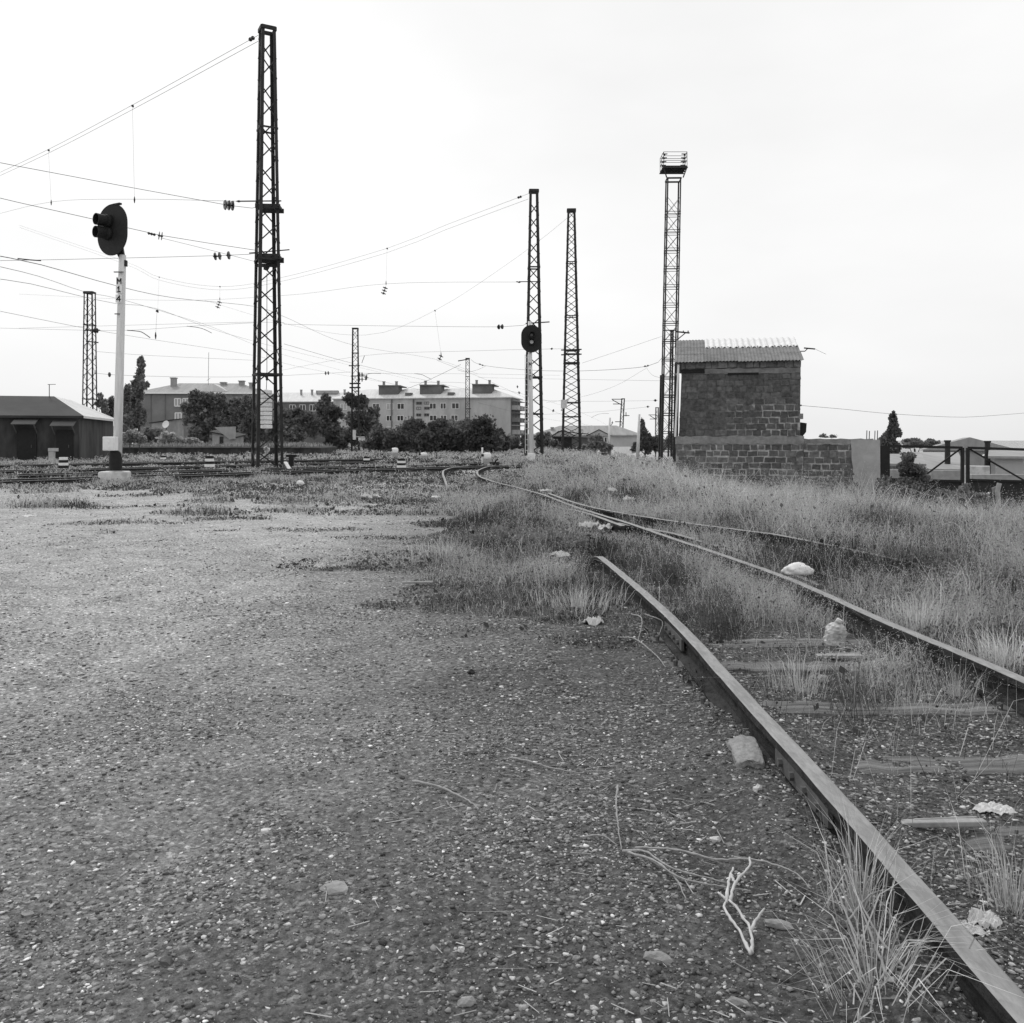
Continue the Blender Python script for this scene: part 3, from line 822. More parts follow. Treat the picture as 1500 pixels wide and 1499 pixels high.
wire('double sagging cable from the top of the tallest mast to the upper left', [(378, 52, 42), (194, 154, 54), (71, 219, 65.7), (-20, 262, 78)], .016, ins=[((372, 55, 42.3), (365, 59, 42.7), 2, .1)], drops=[((194, 155, 54), (197, 293, 54)), ((71, 220, 65.7), (75, 297, 65.7))], twin=.28)
wire('nearly level wire hung below the double cable, left of the tallest mast', [(408, 294.5, 42), (351, 295, 43), (196, 292, 54), (75, 296, 65.7), (-20, 318, 76)], .011, ins=[((353, 295, 43), (346, 295, 43.2), 1, .06)])
wire('straight wire falling from the left edge to a black barrel insulator', [(376, 303.5, 42), (335, 301, 41), (28, 244, 35), (-30, 232, 34)], .013, ins=[((343, 301.5, 41), (327, 300, 40.7), 3, .24)])
wire('wire passing behind the signal board to a ring shaped tensioning wheel', [(376, 367, 42), (236, 345, 39), (140, 322, 37), (28, 297, 35), (-30, 283, 34)], .013, ins=[((239, 346.5, 39), (231, 345, 38.9), 2, .19), ((228, 344.5, 38.8), (216, 341.5, 38.6), 3, .07)])
wire('thin wire from the tensioning wheel down to the lower crossarm', [(237, 349, 39), (310, 367, 40.5), (376, 384, 42)], .009)
wire('level wire ending in spool insulators at the lower crossarm of the tallest mast', [(424, 366, 42), (376, 371, 42), (325, 374.5, 42), (60, 381, 44), (-20, 382, 45)], .012, ins=[((339, 374, 42), (331, 374.5, 42), 1, .2), ((325, 375, 42), (312, 376, 42), 2, .19)], arms=[[(26, 379, 44), (45, 381, 44), (60, 382, 44)]])
wire('long double cable sagging from the second tall mast across the whole left side', [(774, 284, 68), (650, 331, 76), (567, 364, 81.7), (416, 406, 95), (322, 420, 106), (233, 406, 119), (180, 382, 130), (28, 330, 166)], .014, ins=[((764, 288, 68.5), (758, 290, 69), 2, .1)], drops=[((567, 364, 81.7), (565.5, 415, 81.7)), ((233, 406, 119), (231, 455, 119)), ((322, 420, 106), (322, 438, 106))], twin=.4)
wire('faint level wire under the long double cable', [(790, 413, 67.5), (566, 416, 81), (416, 433, 95), (233, 440, 119), (28, 431, 160)], .013, ins=[((565, 420, 81.7), (561, 432, 81.7), 3, .25), ((322.5, 441, 106), (318, 452, 106), 3, .3), ((764, 413.2, 67.6), (757, 413.4, 68), 1, .08)])
wire('level wire passing the top of the mast among the dark trees', [(803, 472, 67), (772, 474, 67.5), (734, 479, 69), (520, 477, 78), (416, 475, 84), (372, 472, 88), (28, 481, 110)], .014, ins=[((738, 478.5, 69), (728, 479.3, 69.3), 2, .2)])
wire('cable climbing from the middle lattice mast down to the small masts', [(834, 317, 76), (763, 373, 81), (637, 455, 89.5), (535, 491, 98), (416, 474, 115), (300, 440, 135)], .012, drops=[((637, 455, 89.5), (646, 519, 89.5))], ins=[((647, 520, 89.5), (643, 528, 89.5), 2, .25)])
wire('faint wire between the signal board and the mast among the trees', [(826, 511, 76), (700, 514, 84), (535, 521, 98), (400, 545, 115)], .012, ins=[((810, 511, 77), (806, 511, 77.2), 1, .1)])
wire('dark contact wire from the left edge behind the letters M14', [(-30, 370, 24), (60, 388, 30), (175, 420, 40), (258, 437, 50), (372, 449, 66), (416, 464, 74), (515, 505, 100), (640, 527, 130), (700, 548, 160)], .014, drops=[((230, 455.5, 50), (228, 492, 50))])
wire('steep contact wire reaching the top of the left mast', [(-30, 384, 30), (57, 405, 40), (125, 428, 50), (175, 438, 60), (253, 461, 75), (310, 479, 90), (372, 505, 110), (416, 520, 125), (520, 548, 170)], .012, arms=[[(274, 478, 90), (290, 480, 90), (300, 483, 90), (310, 488, 90)]])
wire('lower contact wire with a bent steady arm beside the signal mast', [(-30, 405, 32), (45, 416, 38), (110, 432, 44), (170, 445, 52), (228, 452, 62), (310, 482, 80), (372, 500, 98), (450, 520, 120), (600, 556, 200)], .012, arms=[[(186, 484, 62), (203, 485.5, 62), (210, 488, 62), (220, 495, 62)]])
wire('contact wire sloping down to the roof of the left apartment house', [(-30, 450, 45), (125, 481, 60), (220, 497, 75), (372, 521, 100), (450, 540, 120), (560, 560, 180)], .012)
wire('thin level wire from the left mast to the tallest mast, upper one', [(-30, 480, 75), (126, 484, 75), (190, 484, 72), (280, 478, 66), (372, 473, 60)], .011)
wire('thin level wire from the left mast to the tallest mast, lower one', [(140, 515, 75), (220, 521, 80), (372, 528, 90)], .011)
wire('low level wire with a bead insulator behind the white signal mast', [(138, 546, 75), (162, 549, 76), (250, 552, 80), (372, 552, 90), (480, 547, 98), (514, 545, 100)], .013, ins=[((158, 549, 76), (163, 549, 76), 1, .22), ((475, 547, 98), (483, 546.5, 98), 2, .22)])
wire('contact wire descending past the mast in the trees towards the hedge', [(416, 504, 70), (515, 532, 95), (600, 552, 130), (690, 572, 190)], .016, arms=[[(536, 549, 98), (541, 547.5, 98), (548, 547, 98), (558, 547.5, 98)]])
wire('wire from the mast in the trees past a black ball insulator to the hedge', [(527, 545, 100), (541, 554, 102), (600, 568, 120), (640, 575, 140)], .015, ins=[((533, 553, 100), (540, 554, 100), 1, .32)])
wire('contact wire with a bent steady arm above the apartment roof', [(523, 547, 100), (608, 547.5, 120), (700, 548, 140), (820, 550, 160)], .014, arms=[[(607, 547.5, 120), (618, 549, 120), (624, 552, 120), (632, 556, 120)]])
wire('stay wire falling left from the thin mast in the hedge', [(675, 534, 136), (630, 556, 140), (585, 574, 150)], .03)
wire('thick sagging cable between the thin hedge mast and the floodlight tower', [(690, 527, 136), (705, 535, 134), (770, 542, 125), (852, 543.5, 110), (947, 537, 95), (970, 524, 90)], .025, ins=[((701, 533, 134), (709, 536, 134), 2, .12), ((943, 537, 95.5), (951, 535.5, 95), 2, .1)])
wire('short hanging jumper at the top of the thin hedge mast', [(670, 542, 136), (681, 545, 136), (690, 544.5, 136), (702, 541, 135), (712, 536, 134)], .02)
wire('level wire left and right of the middle lattice mast', [(700, 553, 150), (735, 554, 140), (850, 556, 120), (968, 558, 100)], .014)
wire('thin cable rising from the middle mast to the T arm', [(853, 532, 76), (910, 513, 84), (990, 486, 92)], .012)
wire('thin cable rising to the jumper loop left of the floodlight tower', [(800, 590, 150), (850, 582, 130), (900, 566, 110), (946, 540, 95)], .014)
wire('hanging jumper loop left of the floodlight tower', [(946, 537, 95), (951, 545, 94), (958, 551, 93), (970, 554, 92)], .014)
wire('upper far wire between middle mast and leaning mast', [(700, 585, 190), (850, 588, 180), (960, 587, 170)], .02, ins=[((956, 587, 170), (964, 586.5, 170), 1, .25)])
wire('lower far wire through the leaning mast', [(720, 610, 230), (850, 605, 200), (912, 600, 180), (950, 596, 172)], .02, ins=[((946, 596, 172), (952, 596, 172), 1, .22)])
wire('far wire bunch with black beads left of the signal mast', [(600, 560, 150), (715, 566, 180), (840, 600, 260), (900, 628, 420)], .02, ins=[((756, 567, 175), (760, 566.5, 175), 1, .3), ((758, 576, 175), (763, 575, 175), 1, .3)])
wire('far contact wire sloping past the middle mast with a bead', [(640, 528, 120), (720, 560, 160), (810, 602, 220), (880, 632, 400)], .018, ins=[((808, 601, 220), (813, 602.5, 220), 1, .4)], arms=[[(866, 612, 200), (874, 608, 200), (882, 606, 200), (892, 606, 200)]])
wire('far thin contact wire just above the grey house roof', [(700, 590, 200), (790, 612, 240), (870, 624, 330), (930, 634, 520)], .02)
wire('single thin wire from the block house across the sky to the right edge', [(1171, 594, 29.5), (1240, 600, 32), (1300, 606, 34), (1390, 611, 37), (1440, 610, 38.5), (1540, 602, 41)], .007)

# ------------------------------------------------------------------ block house, wall and gate
class Frame:
    def __init__(s, o, ang):
        s.o = Vector(o); a = R(ang); s.u = Vector((math.cos(a), -math.sin(a), 0)); s.v = Vector((math.sin(a), math.cos(a), 0)); s.ang = -a
    def P(s, a, b, z): return s.o + s.u * a + s.v * b + Vector((0, 0, z))

HF = Frame((5.54, 30, 0), 11)
def hz(py, s): return CH - (py - HY) / F * (30 - .19 * s)
Z_LEDGE0, Z_LEDGE1, Z_EAVE = hz(651, 2), hz(639, 2), hz(529, 2)
SE = 4.02
house = thing('block_house', 'narrow two storey block house of dark tuff with a patched sheet roof', 'building', HF.P(2, 2, 0))

def block_wall(fr, s0, s1, z0, z1, ch, t0, tone_f, mort_f, lean0=0.0, lean1=0.0, ragged=0.0, seed=1):
    """courses of separate blocks standing a few millimetres proud of mortar; lean moves the ends inward towards the top"""
    rnd = random.Random(seed); mb = MB()
    n = max(1, round((z1 - z0) / ch)); h = (z1 - z0) / n
    # mortar bed, a fine sheet with its own tones
    ms, mz = int((s1 - s0) / .07), int((z1 - z0) / .07)
    for i in range(ms):
        for j in range(mz):
            a0, a1 = s0 + (s1 - s0) * i / ms, s0 + (s1 - s0) * (i + 1) / ms
            b0, b1 = z0 + (z1 - z0) * j / mz, z0 + (z1 - z0) * (j + 1) / mz
            f0, f1 = (b0 - z0) / (z1 - z0), (b1 - z0) / (z1 - z0)
            def sx(a, f):
                g = (a - s0) / (s1 - s0); return a + lean0 * f * (1 - g) - lean1 * f * g
            mb.poly([fr.P(sx(a0, f0), t0, b0), fr.P(sx(a1, f0), t0, b0), fr.P(sx(a1, f1), t0, b1), fr.P(sx(a0, f1), t0, b1)], 0, mort_f((a0 + a1) / 2, (b0 + b1) / 2))
    for j in range(n):
        s = s0 - rnd.uniform(0, .3)
        f = (j + .5) / n; e0, e1 = s0 + lean0 * f, s1 - lean1 * f + (rnd.uniform(-ragged, ragged * .6) if ragged else 0)
        while s < e1:
            L = rnd.uniform(.2, .38)
            a, b = max(s + .016, e0), min(s + L - .016, e1)
            s += L
            if b - a < .06: continue
            zz0, zz1 = z0 + j * h + .018 + rnd.uniform(-.012, .012), z0 + (j + 1) * h - .018 + rnd.uniform(-.012, .012)
            pr = rnd.uniform(.002, .016); to = tone_f((a + b) / 2, (zz0 + zz1) / 2) * rnd.uniform(.72, 1.3)
            q = [rnd.uniform(-.02, .02) for _ in range(8)]
            c = [fr.P(a + q[0], t0 - pr, zz0 + q[1]), fr.P(b + q[2], t0 - pr, zz0 + q[3]), fr.P(b + q[4], t0 - pr, zz1 + q[5]), fr.P(a + q[6], t0 - pr, zz1 + q[7])]
            d = [p + fr.v * (pr + .05) for p in c]
            mb.hexa([c[0], c[1], d[1], d[0], c[3], c[2], d[2], d[3]], 0, to)
    return mb

def mort_up(s, z):
    n = fbm(s * 2.2, z * 2.2, 41, 4); k = (.12 + .88 * sstep(.9, 3.0, s)) * (1 - sstep(2.3, 3.0, z)) * sstep(.36, .55, n + .14 * sstep(1.5, 3.4, s))
    return float(lerp(.095, .36, k) * (.7 + .6 * fbm(s * 9, z * 9, 43, 3)))
def mort_lo(s, z):
    n = fbm(s * 1.8, z * 1.8, 44, 4); k = sstep(.3, .5, n) * sstep(-.6, .2, z)
    return float(lerp(.11, .4, k) * (.7 + .6 * fbm(s * 9, z * 9, 45, 3)))
def blk(s, z): return float(.1 * (.7 + .6 * fbm(s * 1.3, z * 1.3, 46, 3)))
def blk_lo(s, z): return float(.13 * (.7 + .6 * fbm(s * 1.3, z * 1.3, 47, 3)))

zg = -1.0
block_wall(HF, .1, SE, Z_LEDGE1, Z_EAVE - .42, .205, .0, blk, mort_up, lean0=.1, lean1=-.02, seed=3).build('front_wall', MT['tonewall'], house)
block_wall(HF, 0, SE + .1, zg, Z_LEDGE0, .21, -.05, blk_lo, mort_lo, seed=4).build('base_wall', MT['tonewall'], house)
mb = MB(); mb.hexa([HF.P(.1, .06, Z_LEDGE0), HF.P(SE, .06, Z_LEDGE0), HF.P(SE - .0, 4.3, Z_LEDGE0), HF.P(.1, 4.3, Z_LEDGE0), HF.P(.2, .06, Z_EAVE - .02), HF.P(SE - .0, .06, Z_EAVE - .02), HF.P(SE, 4.3, Z_EAVE - .02), HF.P(.2, 4.3, Z_EAVE - .02)])
mb.hexa([HF.P(.02, .02, zg), HF.P(SE + .08, .02, zg), HF.P(SE + .08, 4.4, zg), HF.P(.02, 4.4, zg), HF.P(.02, .02, Z_LEDGE0 - .01), HF.P(SE + .08, .02, Z_LEDGE0 - .01), HF.P(SE + .08, 4.4, Z_LEDGE0 - .01), HF.P(.02, 4.4, Z_LEDGE0 - .01)])
mb.build('wall_core', MT['plaster_dark'], house)
# ledge band and top band with rough edges
def band(s0, s1, z0, z1, t0, mat, name, par, amp=.02):
    mb = MB(); k = int((s1 - s0) / .12); A = []
    for i in range(k + 1):
        s = s0 + (s1 - s0) * i / k; a, b = random.uniform(-amp, amp), random.uniform(-amp, amp)
        A.append((HF.P(s, t0, z0 + a), HF.P(s, t0, z1 + b), HF.P(s, t0 + .14, z1 + b), HF.P(s, t0 + .14, z0 + a)))
    for i in range(k):
        for q in range(4):
            mb.poly([A[i][q], A[i + 1][q], A[i + 1][(q + 1) % 4], A[i][(q + 1) % 4]])
    mb.poly(A[0]); mb.poly(A[-1]); return mb.build(name, mat, par)
band(-.02, SE + .12, Z_LEDGE0 + .006, Z_LEDGE1 + .0, -.08, MT['concrete_ledge'] if 'concrete_ledge' in MT else M('rough_ledge_concrete', .25, .3, 6, .95, bump=.5, blot=.4, blot_v=.11), 'ledge', house)
MT['ledge'] = bpy.data.materials['rough_ledge_concrete']
band(.18, SE + .02, Z_EAVE - .42, Z_EAVE - .25, -.015, M('upper_band_concrete', .2, .3, 5, .95, bump=.4, blot=.4, blot_v=.08), 'upper_band', house, .015)
block_wall(HF, .18, SE + .02, Z_EAVE - .24, Z_EAVE + .0, .24, -.005, lambda s, z: .15, lambda s, z: .08, seed=9).build('eave_course', MT['tonewall'], house)
mb = MB()                                       # dark gaps where the plaster broke away
for s0_, s1_, py0, py1 in ((.15, .95, 541, 547), (1.7, 2.7, 547, 550)):
    mb.box(HF.P((s0_ + s1_) / 2, -.02, hz((py0 + py1) / 2, 1)), (s1_ - s0_, .03, (py1 - py0) / F * 30), HF.ang)
mb.build('broken_plaster', M('dark_plaster_gap', .02, .3, 8, .95), house)
# corrugated roof: gable with ridge along the front
ridge_t, Zr = 2.0, CH - (500.5 - HY) / F * 32
def roof_pt(s, t, corr=0.0, lift=0.0):
    f = (t + .15) / (ridge_t + .15)
    return HF.P(s, t, lerp(Z_EAVE - .0, Zr, f) + .02 * math.sin(s / .13 * 2 * math.pi) * corr + lift)
def roof_sheet(s0, s1, t0, t1, mat, lift=0, corr=1.0, per=.13, amp=.02):
    mb = MB(); k = max(8, int((s1 - s0) / (per / 6))); th = Vector((0, 0, .012))
    for i in range(k):
        a, b = s0 + (s1 - s0) * i / k, s0 + (s1 - s0) * (i + 1) / k
        def q(s, t): return roof_pt(s, t, 0, lift) + Vector((0, 0, amp * math.sin(s / per * 2 * math.pi)))
        p = [q(a, t0), q(b, t0), q(b, t1), q(a, t1)]
        mb.hexa([x - th for x in p] + p)
    return mb.build('roof_sheet', mat, house)
for row, (ta, tb) in enumerate(((-.2, .62), (.52, 1.3), (1.2, 2.02))):
    s = .0; lo, hi = -.04 + row * .02, SE + .1 - row * .02; s = lo
    while s < hi - .1:
        e = min(s + random.uniform(.95, 1.15), hi)
        if hi - e < .3: e = hi
        if row == 2 and s > .55:
            roof_sheet(s, e, 1.12, tb + .05, MT['slate_new'], .035, per=.2, amp=.03)
        else:
            roof_sheet(s, e, ta + random.uniform(-.03, .03), tb, MT['slate'] if random.random() > .3 else M('roof_sheet_grey_%d' % len(bpy.data.materials), random.uniform(.15, .24), .3, 4, .9, blot=.5, blot_v=.12), .012 * row + random.uniform(0, .008), per=.11, amp=.012)
        s = e + .004
mb = MB(); mb.hexa([HF.P(-.05, ridge_t, Zr - .04), HF.P(SE + .1, ridge_t, Zr - .04), HF.P(SE + .1, 4.6, Z_EAVE - .05), HF.P(-.05, 4.6, Z_EAVE - .05), HF.P(-.05, ridge_t, Zr - .015), HF.P(SE + .1, ridge_t, Zr - .015), HF.P(SE + .1, 4.6, Z_EAVE - .02), HF.P(-.05, 4.6, Z_EAVE - .02)])
mb.build('rear_roof', MT['slate'], house)
mb = MB()
for s in (.14, SE - .02): mb.poly([HF.P(s, 0.05, Z_EAVE - .05), HF.P(s, 4.3, Z_EAVE - .05), HF.P(s, ridge_t, Zr - .06)])
mb.build('gable', MT['plaster_dark'], house)
mb = MB(); q = [HF.P(SE + .0, .9, hz(511, 4)), HF.P(SE + .27, .9, hz(511, 4)), HF.P(SE + .36, .9, hz(507, 4)), HF.P(SE + .6, .9, hz(508, 4))]
mb.tube(q[:3], .018, 6); mb.tube([q[2] + HF.u * -.12 + Vector((0, 0, .02)), q[3]], .025, 6); mb.tube([q[3], HF.P(SE + 1.0, 1.2, hz(515, 4))], .005, 4)
mb.build('wire_bracket', MT['steel'], house)
mb = MB(); mb.prism([HF.P(SE - .05, .2, hz(618, 4)), HF.P(SE + .24, .2, hz(620, 4)), HF.P(SE + .22, .2, hz(633, 4)), HF.P(SE + .1, .2, hz(640, 4)), HF.P(SE - .05, .2, hz(638, 4))], HF.v * .4)
mb.build('meter_box', MT['black'], house)
mb = MB(); mb.box(HF.P(SE + .03, .1, hz(610, 4)), (.14, .25, .18), HF.ang); mb.box(HF.P(SE + .02, .05, hz(594, 4)), (.07, .1, .05), HF.ang); mb.build('loose_block', MT['tonewall'], house)
mb = MB(); mb.tube([HF.P(-.02, -.1, Z_LEDGE1 - .02), HF.P(.09, -.06, Z_EAVE - .1)], .035, 8); mb.build('downpipe', MT['white'], house)

# yard wall continuing to the right, with concrete end pier
ywall = thing('yard_wall', 'low wall of tuff blocks running from the block house to the gate', 'wall', HF.P(5, 0, -1))
Zw = hz(643, 5.5); Zw0 = hz(651, 5.5)
block_wall(HF, SE + .12, 6.0, -1.3, Zw0, .21, .0, blk_lo, mort_lo, ragged=.12, seed=6).build('block_courses', MT['tonewall'], ywall)
mb = MB(); mb.hexa([HF.P(SE + .1, .05, -1.3), HF.P(6.1, .05, -1.3), HF.P(6.1, .4, -1.3), HF.P(SE + .1, .4, -1.3), HF.P(SE + .1, .05, Zw0), HF.P(6.1, .05, Zw0), HF.P(6.1, .4, Zw0), HF.P(SE + .1, .4, Zw0)]); mb.build('wall_core', MT['plaster_dark'], ywall)
band(SE + .13, 6.3, Zw0 + .004, Zw, -.03, MT['ledge'], 'coping', ywall, .012)
mb = MB(); k = 9; L0 = []
prof = [(5.83 + random.uniform(-.07, .07) + (.1 if i < 4 else -.02 * i), lerp(-1.4, Zw - .01, i / k)) for i in range(k + 1)]
P_ = [HF.P(s, -.04, z_) for s, z_ in prof] + [HF.P(6.5, -.04, Zw - .03), HF.P(6.52, -.04, -1.4)]
mb.prism(P_, HF.v * .45); mb.build('end_pier', M('end_pier_concrete', .4, .18, 3, .95, bump=.4, blot=.4, blot_v=.2), ywall)
mb = MB()
for px in (1272, 1275.5, 1283, 1286.5):
    s = 6.1 + (px - 1271) / 1300 * 29.5; mb.tube([HF.P(s, .15, Zw - .05), HF.P(s + .01, .15, hz(random.uniform(629, 632), 6))], .014, 6)
mb.build('rebar', MT['plate'], ywall)
# gate
gate = thing('yard_gate', 'dark steel double gate with diagonal braces at the right edge', 'gate', HF.P(8.5, 0, -1.1))
def gz_(py, s): return CH - (py - HY) / F * (30 - .19 * s)
mb = MB(); mb.box(HF.P(6.62, .05, (gz_(653, 6.6) - 1.4) / 2), (.19, .19, gz_(653, 6.6) + 1.4), HF.ang); mb.build('post', MT['gate'], gate)
leaves = ((6.75, 8.98, 653.5, 656), (9.14, 11.3, 656.2, 659.5))
for li, (a, b, p0, p1) in enumerate(leaves):
    fm = MB(); za, zb_ = gz_(p0, a), gz_(p1, b); zl = -.95; zmid = .14
    fm.bar(HF.P(a, 0, za), HF.P(b, 0, zb_), .07, .08); fm.bar(HF.P(a, .004, zl), HF.P(b, .004, zl), .07, .08); fm.bar(HF.P(a, -.004, zmid), HF.P(b, -.004, zmid - .05), .06, .07)
    for s, zt in ((a, za), (b, zb_)): fm.bar(HF.P(s, 0.003, zl), HF.P(s, 0.003, zt), .08, .09)
    if li == 0: fm.bar(HF.P(b, .05, zb_), HF.P(a + .85, .05, zmid - .1), .05, .05)
    else: fm.bar(HF.P(a, .05, za), HF.P(b - .2, .05, zmid - .2), .05, .05)
    lf = fm.build('leaf_frame', MT['gate'], gate)
    pm = MB()
    z_a = zmid - .02
    k = 9
    for i in range(k):
        s0_, s1_ = lerp(a, b, i / k), lerp(a, b, (i + 1) / k)
        pm.poly([HF.P(s0_, .03 + .012 * (i % 2), zl), HF.P(s1_, .03 + .012 * ((i + 1) % 2), zl), HF.P(s1_, .03 + .012 * ((i + 1) % 2), z_a), HF.P(s0_, .03 + .012 * (i % 2), z_a)])
    pm.build('sheet_panel', MT['sheet'], lf)

# ------------------------------------------------------------------ buildings
def windows(par, fr, t, s0, s1, rows, wd, gap, frame='frame', rnd=None, skip=.0):
    rnd = rnd or random
    for z0, z1 in rows:
        s = s0
        while s + wd < s1:
            if rnd.random() >= skip:
                fb = MB(); w_ = wd * rnd.uniform(.85, 1.1)
                for a, b in (((s, z0), (s + w_, z0)), ((s, z1), (s + w_, z1)), ((s, z0), (s, z1)), ((s + w_, z0), (s + w_, z1)), ((s + w_ * .5, z0), (s + w_ * .5, z1))):
                    fb.bar(fr.P(a[0], t - .05, a[1]), fr.P(b[0], t - .05, b[1]), .14, .14)
                f = fb.build('window', MT[frame], par)
                MB().box(fr.P(s + w_ / 2, t - .01, (z0 + z1) / 2), (w_, .06, z1 - z0), fr.ang).build('pane', MT[rnd.choice(['glass', 'glass', 'curtain'])], f)
            s += wd + gap * rnd.uniform(.8, 1.2)

def hip_roof(fr, s0, s1, t0, t1, ze, zr, ov=.4, gable=False):
    mb = MB(); a, b, c, d = fr.P(s0 - ov, t0 - ov, ze), fr.P(s1 + ov, t0 - ov, ze), fr.P(s1 + ov, t1 + ov, ze), fr.P(s0 - ov, t1 + ov, ze)
    tm = (t0 + t1) / 2; k = 0 if gable else (t1 - t0) / 2
    r0, r1 = fr.P(s0 + k, tm, zr), fr.P(s1 - k, tm, zr)
    mb.poly([a, b, r1, r0]); mb.poly([c, d, r0, r1]); mb.poly([b, c, r1]); mb.poly([d, a, r0])
    e = Vector((0, 0, -.22))
    for p, q in ((a, b), (b, c), (c, d), (d, a)): mb.poly([p, q, q + e, p + e])
    mb.poly([a + e, b + e, c + e, d + e]); return mb

def chimney(par, p, w, h, mat='concrete_far'):
    c = MB().box(Vector(p) + Vector((0, 0, h / 2)), (w, w, h)); c.box(Vector(p) + Vector((0, 0, h + .09)), (w * 1.25, w * 1.25, .18)); return c.build('chimney', MT[mat], par)

# long three storey block in the middle
A = Frame(W(748, 645, 222) + Vector((0, 0, -CH)), 11)
SC = 222 / F
apt = thing('apartment_block', 'long pale apartment block with roof houses and dark balcony end, behind the hedge', 'building', A.P(-20, 6, 0))
ze = CH + (645 - 583) * SC; LEN = 47
MB().hexa([A.P(-LEN, 0, 0), A.P(0, 0, 0), A.P(0, 13, 0), A.P(-LEN, 13, 0), A.P(-LEN, 0, ze), A.P(0, 0, ze), A.P(0, 13, ze), A.P(-LEN, 13, ze)]).build('wall', MT['plaster'], apt)
rf = hip_roof(A, -LEN, 0, 0, 13, ze + .25, ze + 2.9, .7).build('roof', MT['roof_white'], apt)
for px, w_ in ((560, 5.2), (625, 5.6), (703, 5)):
    s = (px - 748) * SC / math.cos(R(11)); o = A.P(s, 3.6, ze + 1.9)
    mb = MB(); mb.box(o, (w_, 3.4, 3.0), A.ang); mb.hexa([o + Vector((-w_ / 2 - .3, -2, 1.5)), o + Vector((w_ / 2 + .3, -2.3, 1.5)), o + Vector((w_ / 2 + 1.5, 2, 1.2)), o + Vector((-w_ / 2, 2, 1.5)), o + Vector((-w_ / 2 - .3, -2, 1.8)), o + Vector((w_ / 2 + .3, -2.3, 1.75)), o + Vector((w_ / 2 + 1.5, 2, 1.4)), o + Vector((-w_ / 2, 2, 1.8))])
    mb.build('roof_house', MT['plaster_dark'], rf)
    for dx in (-1.7, 1.6): chimney(rf, o + Vector((dx, 0, 1.7)), .6, 1.0)
for px in (590, 656): MB().box(A.P((px - 748) * SC, 1.5, ze + 1.1), (1.6, 1.5, 1.0), A.ang).build('dormer', MT['plaster_dark'], rf)
mb = MB()
for px in (600, 566): mb.box(A.P((px - 748) * SC, -.12, ze / 2), (.3, .24, ze - .3), A.ang)
mb.build('drainpipe', MT['plaster_dark'], apt)
rows3 = [(CH + (645 - y1_) * SC, CH + (645 - y0_) * SC) for y0_, y1_ in ((590, 598.5), (608, 616), (625, 634))]
rn = random.Random(5)
windows(apt, A, 0, -32.5, -25.8, rows3, 1.7, 1.0, rnd=rn)
windows(apt, A, 0, -24.5, -21, [(a - .1, a + .5) for r_ in rows3 for a in (r_[0], r_[0] + 1.3)], 1.3, .8, frame='plaster_dark', rnd=rn)
windows(apt, A, 0, -21, -12, rows3, 1.7, 1.2, rnd=rn, skip=.15)
windows(apt, A, 0, -45, -33.5, rows3, 1.7, 1.3, rnd=rn)
mb = MB(); mb.box(A.P(-7, -.05, ze + .05), (14.5, .5, .35), A.ang); mb.build('cornice', MT['plaster'], apt)
for i, (y0_, y1_) in enumerate(((588, 600), (606, 618), (624, 636))):
    b = MB(); zc = CH + (645 - y1_) * SC
    for t_ in (2.2, 6.5, 10.6):
        b.box(A.P(.9, t_, zc + .5), (1.8, 3.2, 1.1), A.ang); b.box(A.P(.85, t_, zc + 2.2), (1.6, 3.0, .16), A.ang)
    bo = b.build('balcony', MT['plaster_dark'] if i % 2 else MT['concrete_far'], apt)
    for t_ in (2.2, 6.5, 10.6): MB().box(A.P(.02, t_, zc + 1.3), (.1, 1.6, 1.7), A.ang).build('window', MT['glass'], apt)
MB().box(A.P(.06, 6.5, ze / 2), (.08, 12.6, ze - .6), A.ang).build('side_wall_shade', MT['plaster_dark'], apt)  # thin dark sheet over the pale end wall, its shade put into colour

B = Frame(W(548, 645, 236) + Vector((0, 0, -CH)), 4); SB = 236 / F
apt2 = thing('apartment_block', 'apartment block with a white roof showing above the dark trees', 'building', B.P(-14, 6, 0))
ze2 = CH + (645 - 589) * SB
MB().hexa([B.P(-36, 0, 0), B.P(1.5, 0, 0), B.P(1.5, 12, 0), B.P(-36, 12, 0), B.P(-36, 0, ze2), B.P(1.5, 0, ze2), B.P(1.5, 12, ze2), B.P(-36, 12, ze2)]).build('wall', MT['plaster_dark'], apt2)
rf = hip_roof(B, -36, 1.5, 0, 12, ze2 + .2, ze2 + 2.9, .6).build('roof', MT['roof_white'], apt2)
mb = MB(); mb.box(B.P(-14, 5, ze2 + 2.9), (6, 1.5, .9), B.ang); mb.box(B.P(-5, 5, ze2 + 2.9), (3, 1.5, .7), B.ang); mb.build('roof_vent', MT['roof_mid'], rf)
for s_ in (-21, -18, -9): chimney(rf, B.P(s_, 4, ze2 + 2.2), .5, 1.2)
rn = random.Random(8)
windows(apt2, B, 0, -28, -1, [(CH + (645 - 602) * SB, CH + (645 - 593) * SB)], 1.6, 1.1, rnd=rn, skip=.2)

